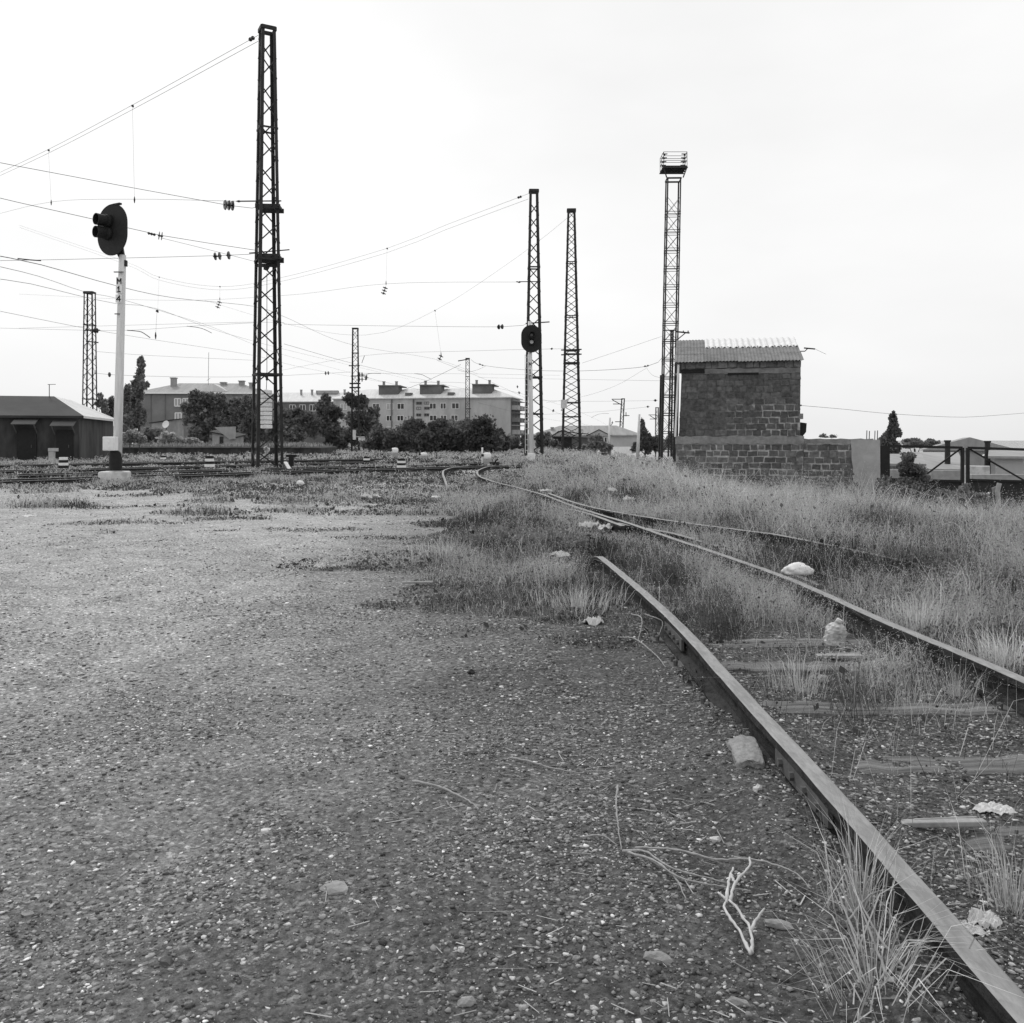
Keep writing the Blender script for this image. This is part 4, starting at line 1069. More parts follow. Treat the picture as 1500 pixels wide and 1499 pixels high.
C_ = Frame(W(202, 645, 171) + Vector((0, 0, -CH)), -3); S3 = 171 / F
apt3 = thing('apartment_house', 'dark stone apartment house with a hipped roof, right of the poplar', 'building', C_.P(12, 6, 0))
ze3 = CH + (645 - 577.5) * S3
MB().hexa([C_.P(0, 0, 0), C_.P(24, 0, 0), C_.P(24, 12, 0), C_.P(0, 12, 0), C_.P(0, 0, ze3), C_.P(24, 0, ze3), C_.P(24, 12, ze3), C_.P(0, 12, ze3)]).build('wall', M('grey_tuff_wall', .18, .18, .5, .9, blot=.4, blot_v=.1), apt3)
rf = hip_roof(C_, 0, 24, 0, 12, ze3 + .3, ze3 + 2.5, .5).build('roof', MT['roof_mid'], apt3)
mb = MB(); mb.box(C_.P(12, -.55, ze3 + .22), (25.2, .12, .34), C_.ang); mb.build('gutter', MT['white'], apt3)
o = C_.P(14.2, .5, ze3 + .3); mb = MB(); mb.prism([C_.P(11.2, .2, ze3 + .34), C_.P(17.4, .2, ze3 + .34), C_.P(14.2, .2, ze3 + 2.1)], C_.v * 5); mb.build('dormer_gable', MT['roof_white'], rf)
for s_, t_, h_ in ((5.5, 4, 2.4), (14.9, 5, 1.6), (18.5, 5, 1.9), (21, 3, 1.4)): chimney(rf, C_.P(s_, t_, ze3 + .9), .95, h_)
mb = MB(); mb.tube([C_.P(12.2, 4, ze3 + 2), C_.P(12.3, 4, ze3 + 8.5)], .04, 4); mb.tube([C_.P(11.9, 4, ze3 + 2.9), C_.P(12.6, 4, ze3 + 3.4)], .03, 4); mb.build('antenna', MT['wire'], rf)
rn = random.Random(3)
for s_, y0_, y1_ in ((7.0, 584, 595), (8.5, 584, 595), (7.1, 605, 616), (13, 585, 594), (15, 585, 594)):
    fb = MB(); z0_, z1_ = CH + (645 - y1_) * S3, CH + (645 - y0_) * S3
    for a, b in (((s_, z0_), (s_ + 1.15, z0_)), ((s_, z1_), (s_ + 1.15, z1_)), ((s_, z0_), (s_, z1_)), ((s_ + 1.15, z0_), (s_ + 1.15, z1_)), ((s_ + .55, z0_), (s_ + .55, z1_))): fb.bar(C_.P(a[0], -.06, a[1]), C_.P(b[0], -.06, b[1]), .22, .22)
    f = fb.build('window', MT['frame'], apt3); MB().box(C_.P(s_ + .57, -.01, (z0_ + z1_) / 2), (1.1, .06, z1_ - z0_), C_.ang).build('pane', MT['curtain'], f)
for s_ in (2.5, 5.2): MB().box(C_.P(s_, -.04, ze3 / 2), (.12, .1, ze3), C_.ang).build('drainpipe', MT['plaster_dark'], apt3)

# sheds before the left house
def shed(label, px0, px1, ytop0, ytop1, d, depth, wm, rm, name='shed', door=True):
    t = thing(name, label, 'shed', W((px0 + px1) / 2, 645, d) + Vector((0, 0, -CH)))
    a, b = W(px0, ytop0, d), W(px1, ytop1, d)
    zz = tz((a.x + b.x) / 2, d)
    MB().hexa([(a.x, d, zz), (b.x, d, zz), (b.x, d + depth, zz), (a.x, d + depth, zz), a, b, b + Vector((0, depth, .3)), a + Vector((0, depth, .3))]).build('wall', MT[wm], t)
    m = MB(); up_ = Vector((0, 0, .02)); o = .25
    A0, B0 = a + Vector((-o, -o, 0)), b + Vector((o, -o, 0)); C0, D0 = b + Vector((o, depth + o, .3)), a + Vector((-o, depth + o, .3))
    m.hexa([A0 + up_, B0 + up_, C0 + up_, D0 + up_, A0 + up_ * 8, B0 + up_ * 8, C0 + up_ * 8, D0 + up_ * 8]); m.build('roof', MT[rm], t)
    if door: MB().box(((a.x * .6 + b.x * .4), d - .03, zz + .9), ((b.x - a.x) * .16, .08, 1.8)).build('door', MT['glass'], t)
    return t
shed('small pale lean to shed under the left apartment house', 222, 253, 621, 616, 120, 4, 'concrete_far', 'roof_dark')
t = shed('tent roofed hut among the trees left of the tallest mast', 311, 345, 634, 642, 100, 3, 'concrete_far', 'roof_dark', name='hut')
a = W(313, 625, 99.5); MB().prism([W(314, 626, 99.7), W(345, 625, 99.7), W(345, 643, 99.7), W(336, 644, 99.7)], (0, .1, 0)).build('tilted_roof', MT['roof_mid'], t)
dish = thing('satellite_dish', 'white satellite dish on the shed roof below the left apartment house', 'satellite dish', W(243, 628, 119))
MB().lathe([(.01, .14), (.25, .1), (.45, .02), (.52, -.06), (.5, -.08), (.43, -.0), (.24, .08), (.01, .12)], W(243, 622, 119), axis=(.25, 1, -.3), n=20).build('reflector', MT['white'], dish, smooth=True)
MB().tube([W(243.5, 622, 119.2), W(243.5, 630, 119.2)], .05, 6).build('stand', MT['steel'], dish)

# station house on the far left
S_ = Frame(W(116, 645, 58) + Vector((0, 0, -CH)), -14)
st = thing('station_house', 'low dark station house with a dark front roof and a pale side roof', 'building', S_.P(-5, 4, 0))
zs = CH + (645 - 609.5) / F * 58; zr = CH + (645 - 581) / F * 61
LS, DS = 9, 11.5
mb = MB(); mb.hexa([S_.P(-LS, 0, -.2), S_.P(0, 0, -.2), S_.P(0, DS, -.2), S_.P(-LS, DS, -.2), S_.P(-LS, 0, zs), S_.P(0, 0, zs), S_.P(0, DS, zs), S_.P(-LS, DS, zs)]); mb.build('wall', MT['station'], st)
ra, rb_ = S_.P(-2.3, 3.4, zr), S_.P(-LS, 3.4, zr); r2 = S_.P(-2.3, 8.3, zr - .05)
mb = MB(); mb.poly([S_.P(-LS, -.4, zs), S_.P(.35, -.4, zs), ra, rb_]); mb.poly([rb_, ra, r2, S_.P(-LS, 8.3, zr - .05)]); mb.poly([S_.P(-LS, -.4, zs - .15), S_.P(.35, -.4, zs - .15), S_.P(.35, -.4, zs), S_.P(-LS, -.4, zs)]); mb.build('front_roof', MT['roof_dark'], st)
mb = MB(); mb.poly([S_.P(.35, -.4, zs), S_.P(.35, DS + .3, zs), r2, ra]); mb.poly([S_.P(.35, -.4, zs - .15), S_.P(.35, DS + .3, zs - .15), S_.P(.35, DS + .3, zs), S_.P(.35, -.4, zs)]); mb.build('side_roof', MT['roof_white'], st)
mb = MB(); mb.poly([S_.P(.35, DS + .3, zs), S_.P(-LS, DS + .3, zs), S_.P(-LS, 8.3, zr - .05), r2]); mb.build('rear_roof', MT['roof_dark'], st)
for s_, w_, h_ in ((-3.1, .95, 2.1), (-.85, .8, 2.0)):
    f = MB().box(S_.P(s_, -.04, h_ / 2), (w_ + .2, .08, h_ + .15), S_.ang).build('door', MT['black'], st)
    MB().box(S_.P(s_ + w_ * .3, -.1, 1), (.04, .05, .2), S_.ang).build('handle', MT['plate'], f)
    m = MB(); m.hexa([S_.P(s_ - .7, -.9, h_ + .3), S_.P(s_ + .7, -.9, h_ + .3), S_.P(s_ + .7, 0, h_ + .65), S_.P(s_ - .7, 0, h_ + .65), S_.P(s_ - .7, -.9, h_ + .35), S_.P(s_ + .7, -.9, h_ + .35), S_.P(s_ + .7, 0, h_ + .7), S_.P(s_ - .7, 0, h_ + .7)])
    for q in (-.6, .6): m.bar(S_.P(s_ + q, -.85, h_ + .32), S_.P(s_ + q, 0, h_ - .25), .06)
    m.build('awning', MT['plaster_dark'], st)
mb = MB().tube([S_.P(-2.6, 3.4, zr - .1), S_.P(-2.6, 3.4, zr + .8)], .025, 6); mb.tube([S_.P(-2.7, 3.4, zr + .8), S_.P(-2.2, 3.4, zr + .82)], .02, 6); mb.build('antenna', MT['wire'], st)
po = MB().box(W(76, 670, 55), (.3, .25, .7)); po.box(W(78, 659, 55), (.5, .3, .2)); tag(po.build('water_standpipe', MT['plaster'], None), 'small pale standpipe in front of the station house', 'standpipe')

# platform
pl = thing('platform', 'long low dark railway platform with dry grass growing on top', 'platform', W(330, 668, 79))
x0, x1 = (150 - 750) / F * 79, (470 - 750) / F * 79
mb = MB().hexa([(x0, 79, -.1), (x1, 79, -.1), (x1, 86, -.1), (x0, 86, -.1), (x0, 79, .7), (x1, 79, .7), (x1, 86, .7), (x0, 86, .7)]); mb.build('retaining_wall', MT['station'], pl)
mb = MB()
k = 22
for i in range(k):
    a, b = lerp(x0, x1, i / k) + .02, lerp(x0, x1, (i + 1) / k) - .02; z_ = .77 + random.uniform(-.01, .02); mb.box(((a + b) / 2, 82.4, z_), (b - a, 7.2, .12))
mb.build('paving_slabs', MT['plaster_dark'], pl)
n_ = 2600; xx = rng.uniform(x0, x1, n_); yy = 79.15 + rng.random(n_) ** 2 * 6
v_, l_, s_t, t_ = blades(np.stack([xx, yy, np.full(n_, .82)], 1), rng.uniform(.1, .55, n_) * (.3 + .9 * vnoise(xx * .35, yy, 5)), np.full(n_, .06), rng.uniform(.1, .8, n_), rng.uniform(.12, .45, n_))
o = np_mesh('dry_grass', v_, l_, s_t, t_, MT['grass'], parent=pl); o['kind'] = 'stuff'
fp = MB()
for i in range(7):
    q = W(120 + i * 14, 650, 77); fp.tube([(q.x, 77, 0), (q.x, 77, 1.0 + .1 * (i % 2))], .04, 6)
fp.tube([W(118, 652, 77), W(206, 652, 77)], .03, 6); tag(fp.build('low_fence', MT['steel_far'], None), 'low dark pipe fence between station house and platform', 'fence')

# houses far behind, right of the hedge
H = Frame(W(933, 645, 150) + Vector((0, 0, -CH)), 14); SH = 150 / F
hs = thing('long_house', 'long low house with a grey hipped roof and two front gables, behind the middle mast', 'building', H.P(-8, 5, 0))
zh = CH + (645 - 638) * SH
MB().hexa([H.P(-18, 0, -.3), H.P(0, 0, -.3), H.P(0, 8, -.3), H.P(-18, 8, -.3), H.P(-18, 0, zh), H.P(0, 0, zh), H.P(0, 8, zh), H.P(-18, 8, zh)]).build('wall', MT['plaster'], hs)
rf = hip_roof(H, -18, 0, 0, 8, zh + .1, zh + 1.75, .4).build('roof', MT['roof_mid'], hs)
for s_ in (-6.4, -12.6):
    m = MB(); m.prism([H.P(s_ - 1.9, -.3, zh - .05), H.P(s_ + 1.9, -.3, zh - .05), H.P(s_, -.3, zh + .95)], H.v * 4); m.build('gable', MT['plaster'], rf)
    m = MB()
    for q in (-1, 1): m.bar(H.P(s_, -.4, zh + 1.0), H.P(s_ + q * 2.1, -.4, zh - .08), .1, .14)
    m.build('gable_edge', MT['roof_dark'], rf)
chimney(rf, H.P(-10.3, 2, zh + .3), .9, .8, 'white'); chimney(rf, H.P(-15, 2, zh + .6), .5, .7)
rn = random.Random(4); windows(hs, H, 0, -8.2, -4, [(.7, 1.9)], .9, .4, rnd=rn); windows(hs, H, 0, -14, -11.2, [(.7, 1.9)], .9, .6, rnd=rn)
mb = MB(); mb.box(W(912, 659.5, 118), (2.8, .3, .9)); tag(mb.build('garden_wall', MT['white'], None), 'short white wall at the foot of the leaning mast', 'wall')
dk = thing('wagon_shed', 'dark open framed shed seen through the legs of the middle mast', 'shed', W(838, 660, 104))
a, b = W(810, 640, 104), W(866, 640, 104)
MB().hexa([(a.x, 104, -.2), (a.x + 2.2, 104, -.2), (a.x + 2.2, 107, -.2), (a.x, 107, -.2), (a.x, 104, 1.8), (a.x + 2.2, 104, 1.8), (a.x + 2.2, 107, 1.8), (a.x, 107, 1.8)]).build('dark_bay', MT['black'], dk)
MB().hexa([(a.x + 2.2, 104.1, -.2), (b.x, 104.1, -.2), (b.x, 107, -.2), (a.x + 2.2, 107, -.2), (a.x + 2.2, 104.1, 1.75), (b.x, 104.1, 1.55), (b.x, 107, 1.55), (a.x + 2.2, 107, 1.75)]).build('wall', MT['plaster_dark'], dk)
m = MB(); m.bar(W(809, 639, 103.8), W(818, 632, 103.8), .1); m.bar(W(818, 632, 103.8), W(862, 636, 103.8), .1); m.bar(W(862, 636, 103.8), W(868, 645, 103.8), .1); m.bar(W(808, 640, 103.8), W(868, 642, 103.8), .12); m.bar(W(808, 658, 103.8), W(842, 658, 103.8), .12); m.bar(W(842, 658, 103.8), W(868, 650, 103.8), .1)
for q in (812, 820, 830, 840, 850, 858): m.bar(W(q, 640, 103.8), W(q + 4, 633.5, 103.8), .05)
m.build('roof_frame', MT['steel'], dk)

# yard beyond the gate, lower ground
def low_box(label, name, cat, px0, px1, y0, y1, d, depth, mat, roof=None, rh=0.0, gable=False):
    a = W(px0, y0, d); ang = math.atan2(a.x, d); fr = Frame((a.x, d, 0), math.degrees(ang)); k_ = (px1 - CX) / F
    wd = (k_ * d - a.x) / (fr.u.x - k_ * fr.u.y); zt = a.z
    zb2 = min(tz(a.x, d), W(px0, y1, d).z) - .4
    t = thing(name, label, cat, fr.P(wd / 2, 0, zb2))
    MB().hexa([fr.P(p, q, z_) for z_ in (zb2, zt) for p, q in ((0, 0), (wd, 0), (wd, depth), (0, depth))]).build('wall', MT[mat], t)
    if roof:
        m = MB(); o = .3
        if gable:
            m.prism([fr.P(-o, -o, zt), fr.P(wd + o, -o, zt), fr.P(wd / 2, -o, zt + rh)], fr.v * (depth + 2 * o))
        else:
            m.hexa([fr.P(p, q, z_ + e) for e in (.01, .12) for p, q, z_ in ((-o, -o, zt), (wd + o, -o, zt), (wd + o, depth + o, zt + rh), (-o, depth + o, zt + rh))])
        m.build('roof', MT[roof], t)
    return t
wh = low_box('wide warehouse with a low gable roof and pale roof patches, beyond the gate', 'warehouse', 'building', 1352, 1492, 660, 700, 78, 14, 'concrete_far', 'roof_mid', 1.15, True)
m = MB()
for i in range(5): m.tube([W(1405 + i * 3.2, 648, 78.6), W(1405 + i * 3.2, 644.5 - i * .5, 78.6)], .06, 6)
m.build('roof_vent', MT['steel_far'], wh)
m = MB()
for q in (1375, 1392, 1424, 1433, 1441): m.box(W(q, 655.5, 77.55), (.5, .05, .16))
m.build('pale_patch', MT['white'], wh)
low_box('low workshop with a big pale sloping roof behind the left gate leaf', 'workshop', 'building', 1338, 1404, 690, 705, 45, 7, 'concrete_far', 'roof_mid', .75)
low_box('ruined rubble walled outbuilding behind the hinge side of the gate', 'outbuilding', 'building', 1293, 1345, 683, 703, 38, 4, 'concrete', 'roof_mid', .35)
low_box('small corrugated garage behind the right gate leaf', 'garage', 'garage', 1458, 1500, 672, 700, 42, 5, 'plaster', 'roof_mid', .3)
low_box('low pale hut with a white gable roof between the chimneys', 'hut', 'hut', 1446, 1478, 668, 690, 60, 4, 'concrete_far', 'roof_white', .35, True)
low_box('low white rubble wall in the yard behind the right gate leaf', 'rubble_wall', 'wall', 1412, 1450, 683, 700, 40, 1, 'white_worn')
for px, y0_, y1_, d, lab in ((1388, 645, 700, 46, 'dark chimney pipe behind the left gate leaf'), (1446.5, 646, 700, 46, 'dark chimney pipe behind the right gate leaf')):
    m = MB(); m.lathe([(.15, 0), (.13, (y1_ - y0_) / F * d - .1), (.17, (y1_ - y0_) / F * d - .08), (.17, (y1_ - y0_) / F * d)], W(px, y1_, d), n=12); tag(m.build('chimney_pipe', MT['steel'], None), lab, 'chimney')
for a, b, d, lab in (((1293, 688), (1345, 702), 34, 'long pale concrete slab behind the hinge side of the gate'), ((1362, 689), (1405, 703), 33, 'pale concrete slab on edge behind the left gate leaf'), ((1421, 695), (1500, 706), 33, 'pale concrete slab on edge behind the right gate leaf')):
    A0, B0 = W(*a, d), W(*b, d); zlo = tz((A0.x + B0.x) / 2, d) - .1
    t = thing('concrete_slab', lab, 'concrete slab', Vector(((A0.x + B0.x) / 2, d, zlo)), 'concrete slabs behind the gate')
    MB().box(((A0.x + B0.x) / 2, d, (A0.z + B0.z) / 2), (B0.x - A0.x, .3, A0.z - B0.z)).build('panel', MT['concrete'], t, bevel=.02)
    m = MB()
    for q in (.15, .85): m.box((lerp(A0.x, B0.x, q), d + .02, (B0.z + zlo) / 2 - .0), (.35, .28, max(.1, B0.z - zlo - .004)))
    m.build('support_block', MT['concrete'], t)
m = MB(); m.prism([W(1374, 706, 31.5), W(1398, 706, 31.5), W(1392, 713, 31.5), W(1386, 716, 31.5), W(1381, 713, 31.5)], (0, .06, 0)); tag(m.build('tarpaulin_scrap', MT['concrete'], None, loc=W(1386, 720, 31.5)), 'pale pointed scrap of tarpaulin hanging under the left gate leaf', 'tarpaulin')
m = MB(); m.tube([W(1463, 741, 27.2), W(1461, 720, 27.2), W(1464, 708, 27.2)], .07, 10); m.prism([W(1453, 715, 27.3), W(1461, 712, 27.3), W(1464, 718, 27.3), W(1456, 726, 27.3)], (0, .04, 0)); tag(m.build('broken_pipe', MT['concrete'], None), 'pale broken pipe standing by the right gate leaf', 'pipe')
m = MB(); m.tube([W(1440, 729, 27.0), W(1449, 722, 27.0)], .03, 6); tag(m.build('loose_stick', MT['white'], None), 'short white stick leaning near the broken pipe', 'stick')

# ------------------------------------------------------------------ foliage
def leaf_cloud(P, size, tone, up_bias=0.0):
    n = len(P)
    a = rng.normal(size=(n, 3)); a /= np.linalg.norm(a, axis=1)[:, None]
    b = rng.normal(size=(n, 3)); b[:, 2] += up_bias; b -= (a * b).sum(1)[:, None] * a; b /= np.linalg.norm(b, axis=1)[:, None]
    s = np.asarray(size)[:, None]
    v = np.stack([P - a * s * .5, P + b * s * .7, P + a * s * .5, P - b * s * .7], 1).reshape(-1, 3)
    return v, np.repeat(tone, 4)

def crown_points(lobes, n, clump=.22):
    w = np.array([l[3] * l[4] * l[5] for l in lobes]) ** .75; w /= w.sum()
    idx = rng.choice(len(lobes), n, p=w)
    L = np.array(lobes)[idx]
    u = rng.normal(size=(n, 3)); u /= np.linalg.norm(u, axis=1)[:, None]
    r = rng.random(n) ** .55 * (1 + .45 * rng.random(n) * (rng.random(n) < .3))
    return L[:, :3] + u * r[:, None] * L[:, 3:6], u

def tree(name, label, cat, base, lobes, nleaf, size, tone=.055, trunk_r=.15, group=None, clumps=True, sub=9):
    """lobes: (x,y,z,rx,ry,rz) in world metres; each lobe is broken into leafy clumps with gaps between"""
    t = thing(name, label, cat, base, group); b = Vector(base)
    fine = []
    for l in lobes:
        k = sub
        for i in range(k):
            u = rng.normal(size=3); u /= np.linalg.norm(u); r = rng.uniform(.45, .92)
            f = rng.uniform(.32, .6)
            fine.append((l[0] + u[0] * r * l[3], l[1] + u[1] * r * l[4], l[2] + u[2] * r * l[5], l[3] * f, l[4] * f, l[5] * f))
        fine.append((l[0], l[1], l[2], l[3] * .6, l[4] * .6, l[5] * .6))
    nleaf = int(nleaf * 1.5); P, u = crown_points(fine, nleaf)
    P[:, 2] = np.maximum(P[:, 2], b.z + .05)
    cl = vnoise(P[:, 0] / 1.3 + 50, P[:, 2] / 1.3 + 50, 3)
    tn = 4.0 * tone * (.6 + .8 * cl) * rng.uniform(.7, 1.35, nleaf)
    v, tt = leaf_cloud(P, size * .8 * rng.uniform(.6, 1.35, nleaf), tn)
    np_mesh('crown', v, np.arange(len(v)), np.arange(0, len(v), 4), tt, MT['leaf'], parent=t)
    m = MB()
    top = max(l[2] for l in lobes)
    m.tube([b + Vector((0, 0, -.2)), b + Vector((.1, 0, (top - b.z) * .35)), b + Vector((.05, 0, (top - b.z) * .8))], trunk_r, 8, trunk_r * .35)
    for l in lobes:
        z0_ = b.z + (l[2] - b.z) * random.uniform(.3, .6); m.tube([Vector((b.x + .05, b.y, z0_)), Vector((lerp(b.x, l[0], .5), lerp(b.y, l[1], .5), lerp(z0_, l[2], .6))), Vector((l[0], l[1], l[2]))], trunk_r * .5, 5, trunk_r * .12)
    m.build('trunk', MT['bark'], t)
    return t

def lobes_px(d, items, dy=.6):
    """(px, py, rx px, ry px) circles at distance d turned into metric lobes"""
    out = []
    for px, py, rx, ry in items:
        c = W(px, py, d); s = d / F; out.append((c.x, c.y + random.uniform(-1, 1) * rx * s * .4, c.z, rx * s, max(rx * s * dy, .3), ry * s))
    return out
def gbase(px, d): 
    x = (px - 750) / F * d; return Vector((x, d, tz(x, d)))

tree('poplar_tree', 'tall wind bent poplar behind the white signal mast', 'tree', gbase(203, 150), lobes_px(150, [(207, 535, 5, 12), (205, 552, 8, 14), (201, 570, 10, 16), (197, 590, 13, 18), (212, 565, 7, 8), (198, 612, 14, 18)]), 5200, .5, .05, .3)
tree('poplar_tree', 'dark bushy poplar at the left of the wind bent one', 'tree', gbase(182, 146), lobes_px(146, [(184, 575, 8, 12), (180, 595, 9, 18), (184, 618, 12, 18)]), 3000, .5, .05, .25)
tree('small_tree', 'thin leaved small tree behind the pale roof of the station house', 'tree', gbase(150, 92), lobes_px(92, [(147, 580, 4, 6), (150, 590, 6, 8), (152, 600, 8, 9), (143, 592, 4, 6)]), 900, .3, .07, .12, sub=5)
tree('small_tree', 'small dark tree just left of the white signal mast', 'tree', gbase(162, 95), lobes_px(95, [(162, 590, 6, 9), (163, 603, 9, 10)]), 1100, .3, .05, .12)
tree('broad_tree', 'broad dark tree covering the right half of the left apartment house', 'tree', gbase(318, 118), lobes_px(118, [(290, 592, 18, 15), (318, 592, 22, 16), (345, 596, 20, 18), (280, 612, 14, 14), (310, 618, 24, 20), (345, 622, 22, 22), (288, 636, 18, 14), (335, 640, 20, 14)]), 11000, .38, .045, .35)
tree('broad_tree', 'dark tree seen between the legs of the tallest mast', 'tree', gbase(372, 112), lobes_px(112, [(365, 605, 14, 20), (375, 628, 18, 20), (368, 645, 18, 10)]), 4200, .38, .042, .25)
tree('broad_tree', 'low tree right of the tallest mast', 'tree', gbase(428, 110), lobes_px(110, [(420, 612, 16, 14), (440, 608, 14, 12), (428, 632, 24, 18), (455, 625, 14, 16), (400, 635, 14, 18)]), 5200, .36, .045, .25)
tree('broad_tree', 'tree with a pointed top left of the mast in the trees', 'tree', gbase(478, 112), lobes_px(112, [(476, 586, 8, 9), (472, 600, 14, 12), (490, 603, 14, 13), (478, 622, 22, 18), (495, 640, 22, 16)]), 5600, .36, .045, .28)
tree('broad_tree', 'ragged tree with open twigs right of the mast in the trees', 'tree', gbase(535, 108), lobes_px(108, [(515, 586, 12, 10), (532, 590, 13, 11), (548, 604, 10, 10), (530, 612, 20, 16), (545, 624, 12, 12), (525, 640, 24, 16)]), 5600, .36, .042, .28)
hed = [(588, 645, 22, 18, 'leftmost low bush of the long hedge'), (615, 636, 26, 22, 'rounded dark bush at the left end of the long hedge'), (645, 634, 28, 22, 'dark bush in the left half of the long hedge'), (672, 632, 26, 22, 'dark bush at the foot of the thin hedge mast'), (700, 632, 28, 22, 'dark bush in the right half of the long hedge'), (728, 644, 20, 18, 'sloping dark bush at the right end of the long hedge')]
for px, py, rx, ry, lab in hed:
    d = 92 + random.uniform(-3, 3)
    tree('hedge_bush', lab, 'bush', gbase(px, d), lobes_px(d, [(px, py, rx, ry), (px - rx * .5, py + 10, rx * .7, ry * .8), (px + rx * .5, py + 10, rx * .7, ry * .8), (px + random.uniform(-8, 8), py + 18, rx * .9, ry * .5)]), 5600, .3, .034, .12, 'bushes of the long dark hedge')
tree('bush', 'bush in the gap between platform and hedge', 'bush', gbase(556, 96), lobes_px(96, [(556, 640, 16, 16), (545, 652, 18, 10), (572, 652, 16, 10)]), 3200, .3, .04, .1)
tree('bush', 'bush behind the foot of the signal with the round board', 'bush', gbase(760, 100), lobes_px(100, [(752, 652, 12, 10), (770, 650, 12, 12)]), 1500, .3, .04, .1)
tree('bush', 'bush between the second and the middle lattice mast', 'bush', gbase(802, 100), lobes_px(100, [(795, 648, 12, 14), (812, 655, 10, 9)]), 1500, .3, .045, .1)
tree('bush', 'rounded bush right of the dark framed shed', 'bush', gbase(872, 100), lobes_px(100, [(870, 650, 12, 13), (885, 656, 12, 9), (857, 657, 8, 7)]), 2000, .3, .05, .1)
tree('pointed_tree', 'pointed dark tree right of the white poles', 'tree', gbase(944, 105), lobes_px(105, [(941, 627, 4, 12), (945, 640, 8, 14), (950, 652, 11, 12), (932, 655, 8, 8), (961, 650, 7, 10)]), 3200, .34, .04, .15)
tree('poplar_tree', 'dark upright poplar behind the hinge side of the gate', 'tree', gbase(1307, 70), lobes_px(70, [(1308, 616, 5, 11), (1305, 630, 8, 14), (1313, 635, 6, 10), (1303, 650, 10, 16), (1311, 655, 8, 14), (1305, 680, 11, 22), (1296, 640, 4, 8)]), 4600, .24, .04, .15)
tree('shrub', 'leafy shrub in front of the gate, left leaf', 'shrub', gbase(1335, 27), lobes_px(26.5, [(1332, 668, 8, 9), (1328, 685, 12, 12), (1340, 690, 16, 14), (1345, 708, 22, 14), (1320, 712, 16, 14)]), 3400, .085, .055, .04)
tree('shrub', 'dark shrub in front of the concrete end pier', 'shrub', gbase(1300, 27), lobes_px(26.5, [(1296, 715, 14, 16), (1310, 728, 18, 14), (1280, 732, 12, 12)]), 2600, .08, .04, .04)
tree('shrub', 'dark shrub under the joint of the gate leaves', 'shrub', gbase(1400, 26.5), lobes_px(26, [(1385, 730, 18, 12), (1410, 725, 16, 14), (1435, 735, 18, 12)]), 2600, .08, .045, .04)
for px, py, rx, ry, lab in ((1008, 700, 10, 12, 'dark shrub at the left corner of the block house'), (1048, 708, 16, 9, 'low dark weeds at the foot of the block house'), (1095, 710, 22, 10, 'dark shrub under the middle of the block house wall'), (1140, 712, 22, 12, 'dark shrub under the right corner of the block house'), (1185, 714, 18, 12, 'dark shrub at the foot of the yard wall'), (1220, 710, 8, 18, 'upright thin shrub before the yard wall'), (1248, 720, 12, 14, 'dark shrub left of the concrete end pier')):
    tree('shrub', lab, 'shrub', gbase(px, 28), lobes_px(28, [(px, py, rx, ry), (px - rx * .5, py + 8, rx * .7, ry * .7), (px + rx * .6, py + 8, rx * .6, ry * .8)]), 1500, .085, .05, .03, 'shrubs along the block wall')
tree('weed_tuft', 'small weeds growing on top of the yard wall', 'weeds', HF.P(4.95, .2, Zw), [tuple(HF.P(4.95 + q, .2, Zw + .08)) + (.16, .1, .12) for q in (-.12, .1)], 260, .05, .07, .008, sub=3)
for px, py, rx, ry, d, tn, lab in ((195, 640, 14, 12, 92, .1, 'rounded pale bush right of the white signal mast'), (222, 636, 16, 10, 95, .07, 'darker bush under the shed with the dish'), (252, 643, 16, 9, 93, .11, 'pale grassy bush below the satellite dish'), (280, 647, 14, 7, 93, .11, 'low pale scrub left of the tent roofed hut'), (178, 632, 10, 14, 100, .06, 'dark bush touching the white signal mast'), (440, 652, 16, 6, 95, .1, 'low pale scrub at the end of the platform')):
    tree('bush', lab, 'bush', gbase(px, d), lobes_px(d, [(px, py, rx, ry), (px - rx * .6, py + 5, rx * .7, ry * .8), (px + rx * .6, py + 6, rx * .7, ry * .7)]), 1900, .26, tn, .05)
# far tree line and scrub that closes the horizon
for i, (px, d, w_, h_, lab) in enumerate(((1340, 130, 20, 5, 'distant bush left of the warehouse roof'), (1362, 160, 16, 6, 'distant bush touching the warehouse roof'), (830, 240, 20, 10, 'distant trees behind the grey hipped house, left'), (960, 230, 14, 12, 'distant trees behind the floodlight tower'), (985, 260, 18, 14, 'distant trees between floodlight tower and block house'))):
    tree('distant_tree', lab, 'tree', gbase(px, d), lobes_px(d, [(px, 650 - h_ * .3, w_ * .6, h_), (px - w_ * .5, 652, w_ * .5, h_ * .7), (px + w_ * .5, 652, w_ * .5, h_ * .7)]), 1300, .6, .06, .2)

# ------------------------------------------------------------------ grass
def pip(x, y, poly):
    ins = np.zeros(x.shape, bool); n = len(poly)
    for i in range(n):
        x1_, y1_ = poly[i]; x2_, y2_ = poly[(i + 1) % n]
        c = ((y1_ > y) != (y2_ > y)) & (x < (x2_ - x1_) * (y - y1_) / (y2_ - y1_ + 1e-12) + x1_)
        ins ^= c
    return ins

